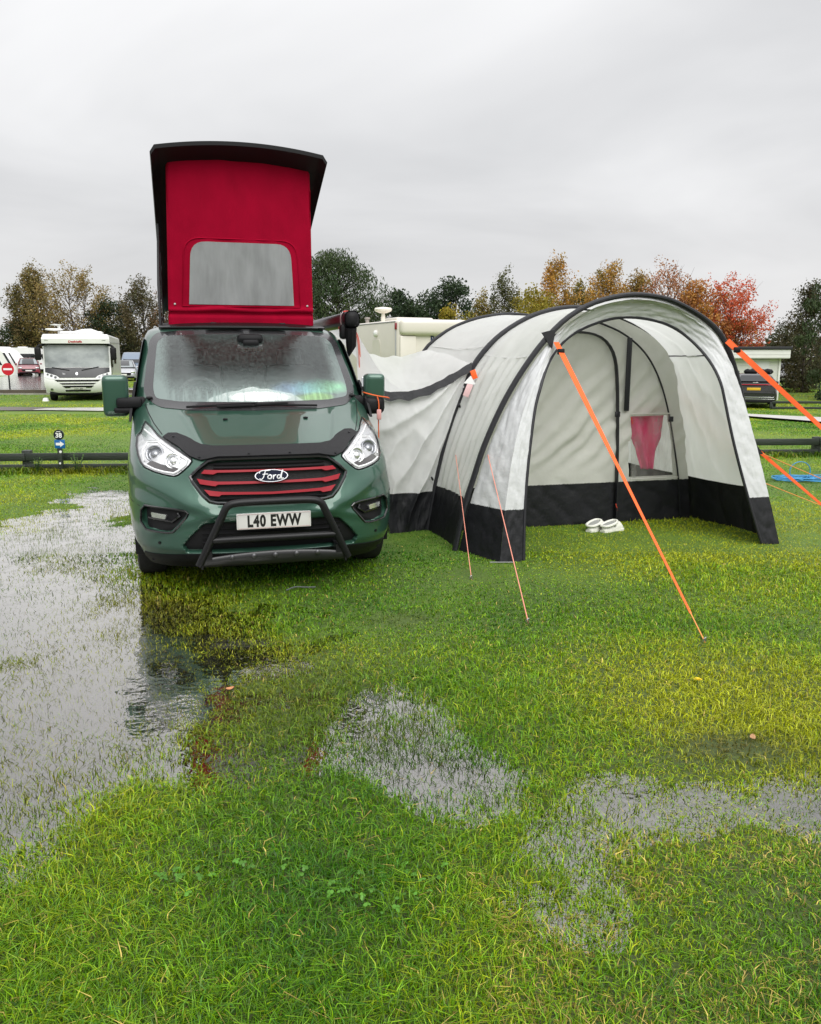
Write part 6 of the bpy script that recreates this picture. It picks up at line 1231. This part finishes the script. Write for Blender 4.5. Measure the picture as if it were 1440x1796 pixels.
def blades(name, k, seed, y0, y1, seg, tall=1., colmul=1., area=None, wid=None, hgt=None, outer=False):
    g = np.random.default_rng(seed); nb = 0
    if area is None:
        yy = np.linspace(y0, y1, 4000); pdf = np.exp(np.interp(yy, DY, np.log(DD))) * (1.13 * yy + 1.0); cdf = np.cumsum(pdf); k = int(pdf.sum() * (yy[1] - yy[0]) * k); y = np.interp(g.uniform(0, 1, k), cdf / cdf[-1], yy); x = g.uniform(-1, 1, k) * (.565 * y + .5)
        if outer: x = np.sign(x) * (.565 * y + .5 + np.abs(x) / (.565 * y + .5) * 3.2)
    else: x, y = area(g, k)
    D = depth_field(x, y); big = fbm(x * .8, y * .8, 4., 3); med = fbm(x * 2.3, y * 2.3, 9., 2)
    near = y < 11.5
    pk = np.where(near, np.interp(D, [-.01, .004, .012, .022, .034, .05], [1., .95, .80, .60, .42, .30]), 1.)
    wetclump = sstep(.02, .30, fbm(x * 1.7, y * 1.7, 6., 3)); pk = np.where(near & (D > .010), pk * (.6 + 1.7 * wetclump), pk)
    pk = pk * np.where(near, 1 - .55 * np.exp(-((((x - 1.42) / .24) ** 2 + ((y - 3.33) / .14) ** 2)) ** 2), 1.) * (1 - .45 * np.exp(-((x + .06) / .18) ** 2 - ((y - 5.13) / .10) ** 2))
    keep = (g.uniform(0, 1, len(x)) < pk) & offroad(x, y)
    x, y, D, big, med = x[keep], y[keep], D[keep], big[keep], med[keep]; k = len(x)
    fr_ = sstep(11, 14, y); z = np.where(y < 13.9, -D, 0) * (1 - fr_) + (slope(x, y) + .02) * fr_ - .004
    wd = np.interp(y, DY, DW) if wid is None else wid; hg = np.interp(y, DY, DH) if hgt is None else hgt
    h = hg * tall * g.uniform(.45, 1.35, k) * (1 + .9 * big) * np.where((y < 11) & (D > .004), .62, 1.) + np.where(y < 11.5, np.clip(D, 0, .06) * 1.35, 0)
    a = g.uniform(0, 2 * pi, k) + 1.2 * med; ln = g.uniform(.35, 1.5, k); ln = np.where((D > .008) & (y < 11), ln * .55, ln)
    dx_, dy_ = np.cos(a), np.sin(a); w = wd * g.uniform(.6, 1.3, k); face = g.uniform(0, pi, k); wx, wy = np.cos(face), np.sin(face)
    b = np.stack([x, y, z], 1); side_ = np.stack([wx, wy, np.zeros(k)], 1) * (w / 2)[:, None]
    up = np.stack([dx_ * ln * .35, dy_ * ln * .35, np.ones(k)], 1); tipd = np.stack([dx_ * ln * 1.05, dy_ * ln * 1.05, 1.0 - .42 * ln], 1)
    mid = b + up * (h * .5)[:, None]; tip = b + tipd * (h)[:, None]
    # lush, yellowed and straw coloured blades
    yl = np.clip(.35 + .24 * sstep(2.9, 4.4, y) - .34 * sstep(3.4, 2.4, y) * sstep(1.0, -.4, x) + 1.5 * fbm(x * .55 + 4, y * .55, 2., 3) + .22 * sstep(-2.2, 2.4, x) * (y < 9) + .34 * np.exp(-((x - .9) / 1.9) ** 2 - ((y - 5.2) / 1.3) ** 2) + g.normal(0, .22, k), 0, 1)
    lush = np.array([.042, .160, .006]); mid_c = np.array([.170, .340, .006]); yel = np.array([.400, .440, .010]); straw = np.array([.62, .47, .12])
    c = np.where(yl[:, None] < .5, lush + (mid_c - lush) * (yl * 2)[:, None], mid_c + (yel - mid_c) * ((yl - .5) * 2)[:, None])
    st = g.uniform(0, 1, k) < .022 + .16 * (x > .2) * (y < 2.75) * (med > -.02); c[st] = straw * g.uniform(.6, 1.1, (st.sum(), 1))
    drk = (D > .016) & (y < 11); c[drk] = c[drk] * .60 + np.array([.012, .008, .0])
    br_ = .60 * np.exp(-((x + .70) / .55) ** 2 - ((y - 3.95) / .75) ** 2) + .45 * np.exp(-((x + 1.5) / .5) ** 2 - ((y - 5.3) / .8) ** 2); br_ = (br_ * g.uniform(.5, 1.2, k))[:, None]; c = c * (1 - br_) + np.array([.115, .080, .018]) * br_; md_ = np.clip(.85 * np.exp(-(((x - 1.42) / .26) ** 2 + ((y - 3.33) / .13) ** 2)) + .6 * np.exp(-((x + .06) / .2) ** 2 - ((y - 5.13) / .12) ** 2), 0, 1)[:, None]; c = c * (1 - md_) + np.array([.085, .060, .025]) * md_
    c = c * (.32 + 1.45 * g.beta(1.5, 2.1, (k, 1))) * colmul * 1.10
    if seg == 3:
        V = np.stack([b - side_, b + side_, mid - side_ * .85, mid + side_ * .85, tip], 1); n_ = 5; f = np.array([[0, 1, 3], [0, 3, 2], [2, 3, 4]])
    else:
        V = np.stack([b - side_, b + side_, tip], 1); n_ = 3; f = np.array([[0, 1, 2]])
    cc = np.repeat(c[:, None, :], n_, 1)
    F = (np.arange(k) * n_)[:, None, None] + f[None]
    return tag(mesh(name, V.reshape(-1, 3), F.reshape(-1, 3), GRASS, None, False, cc.reshape(-1, 3)), kind='stuff')
blades('grass', .88, 3, 1.3, 7.0, 3)
blades('grass', 1.25, 4, 7.0, 86, 1)
blades('grass', .42, 8, 1.3, 11.0, 1, wid=.009, outer=True)        # to either side of what the photograph shows
# longer grass and weeds left uncut along the two fences
def strip_area(p, q, s):
    def f(g, k):
        t = g.uniform(0, 1, k); return p[0] + (q[0] - p[0]) * t + g.normal(0, .02, k), p[1] + (q[1] - p[1]) * t - np.abs(g.normal(0, s, k)) + .06
    return f
blades('long_grass', 5200, 5, 0, 0, 3, 1., .5, strip_area((-9, 11.95), (-2.2, 12.3), .22), .016, .125)
blades('long_grass', 3600, 6, 0, 0, 3, 1., .5, strip_area((3.6, 13.9), (11, 14.4), .20), .016, .10)
# clover leaves among the near grass
g = np.random.default_rng(9); k = 800; y = np.sqrt(g.uniform(1.45 ** 2, 2.5 ** 2, k)); x = g.uniform(-1, 1, k) * (.56 * y + .3)
sel = (fbm(x * 1.5, y * 1.5, 5., 2) > .03) & (x < .4) & (depth_field(x, y) < .006); x, y = x[sel], y[sel]; k = len(x)
V = []; F = []; C = []
for i in range(k):
    z = -float(0) + .030 + g.uniform(0, .022); a0 = g.uniform(0, 2 * pi); tl = g.normal(0, .3, 2); c = np.array([.10, .27, .025]) * g.uniform(.7, 1.3)
    for j in range(3):
        a = a0 + j * 2.094; r_ = g.uniform(.005, .0085); n0 = len(V); cx_, cy_ = x[i] + r_ * math.cos(a), y[i] + r_ * math.sin(a)
        for q in range(6):
            t = a + pi + q * pi / 3; px_, py_ = cx_ + r_ * .95 * math.cos(t), cy_ + r_ * .95 * math.sin(t); V.append((px_, py_, z + tl[0] * (px_ - x[i]) + tl[1] * (py_ - y[i]) + .002 * math.cos(q))); C.append(c)
        F.append(tuple(range(n0, n0 + 6)))
o = mesh('clover', V, F, GRASS, None, False, np.array(C)); o['kind'] = 'stuff'
# weeds at the foot of the fence
WEED = leafmat('weed leaves')
for i, (x, y, h, lb_) in enumerate(((-5.43, 11.86, .22, 'dark leafy weed against the fence left of the 38 marker'), (-4.86, 11.90, .27, 'dark leafy weed against the fence right of the 38 marker'))):
    g = np.random.default_rng(60 + i); r = empty('weed', (x, y, .02), 0, lb_, 'plant', 'weeds under the left fence'); mb = MB(); V = []; K = []
    for k in range(7):
        a = g.uniform(0, 2 * pi); d = np.array([.35 * math.cos(a), .35 * math.sin(a), 1.]); mb.tube([(0, 0, -.02), tuple(d * h * .5), tuple(d * h * g.uniform(.8, 1.1))], .004, 4)
        for q in range(16):
            c = d * h * g.uniform(.25, 1.05) + g.normal(0, .012, 3); b = g.uniform(0, 2 * pi); e_ = np.array([math.cos(b), math.sin(b), .2]) * .035; n_ = np.cross(e_, (0, 0, 1)) * .4; V += [c, c + e_ * .5 + n_, c + e_, c + e_ * .5 - n_]; K += [np.array([.03, .07, .018]) * g.uniform(.6, 1.4)] * 4
    mesh('stem', mb.V, mb.F, mat('stem green', (.08, .16, .03), .6), r); lf = mesh('foliage', V, np.arange(len(V)).reshape(-1, 4), WEED, r, False, np.array(K))
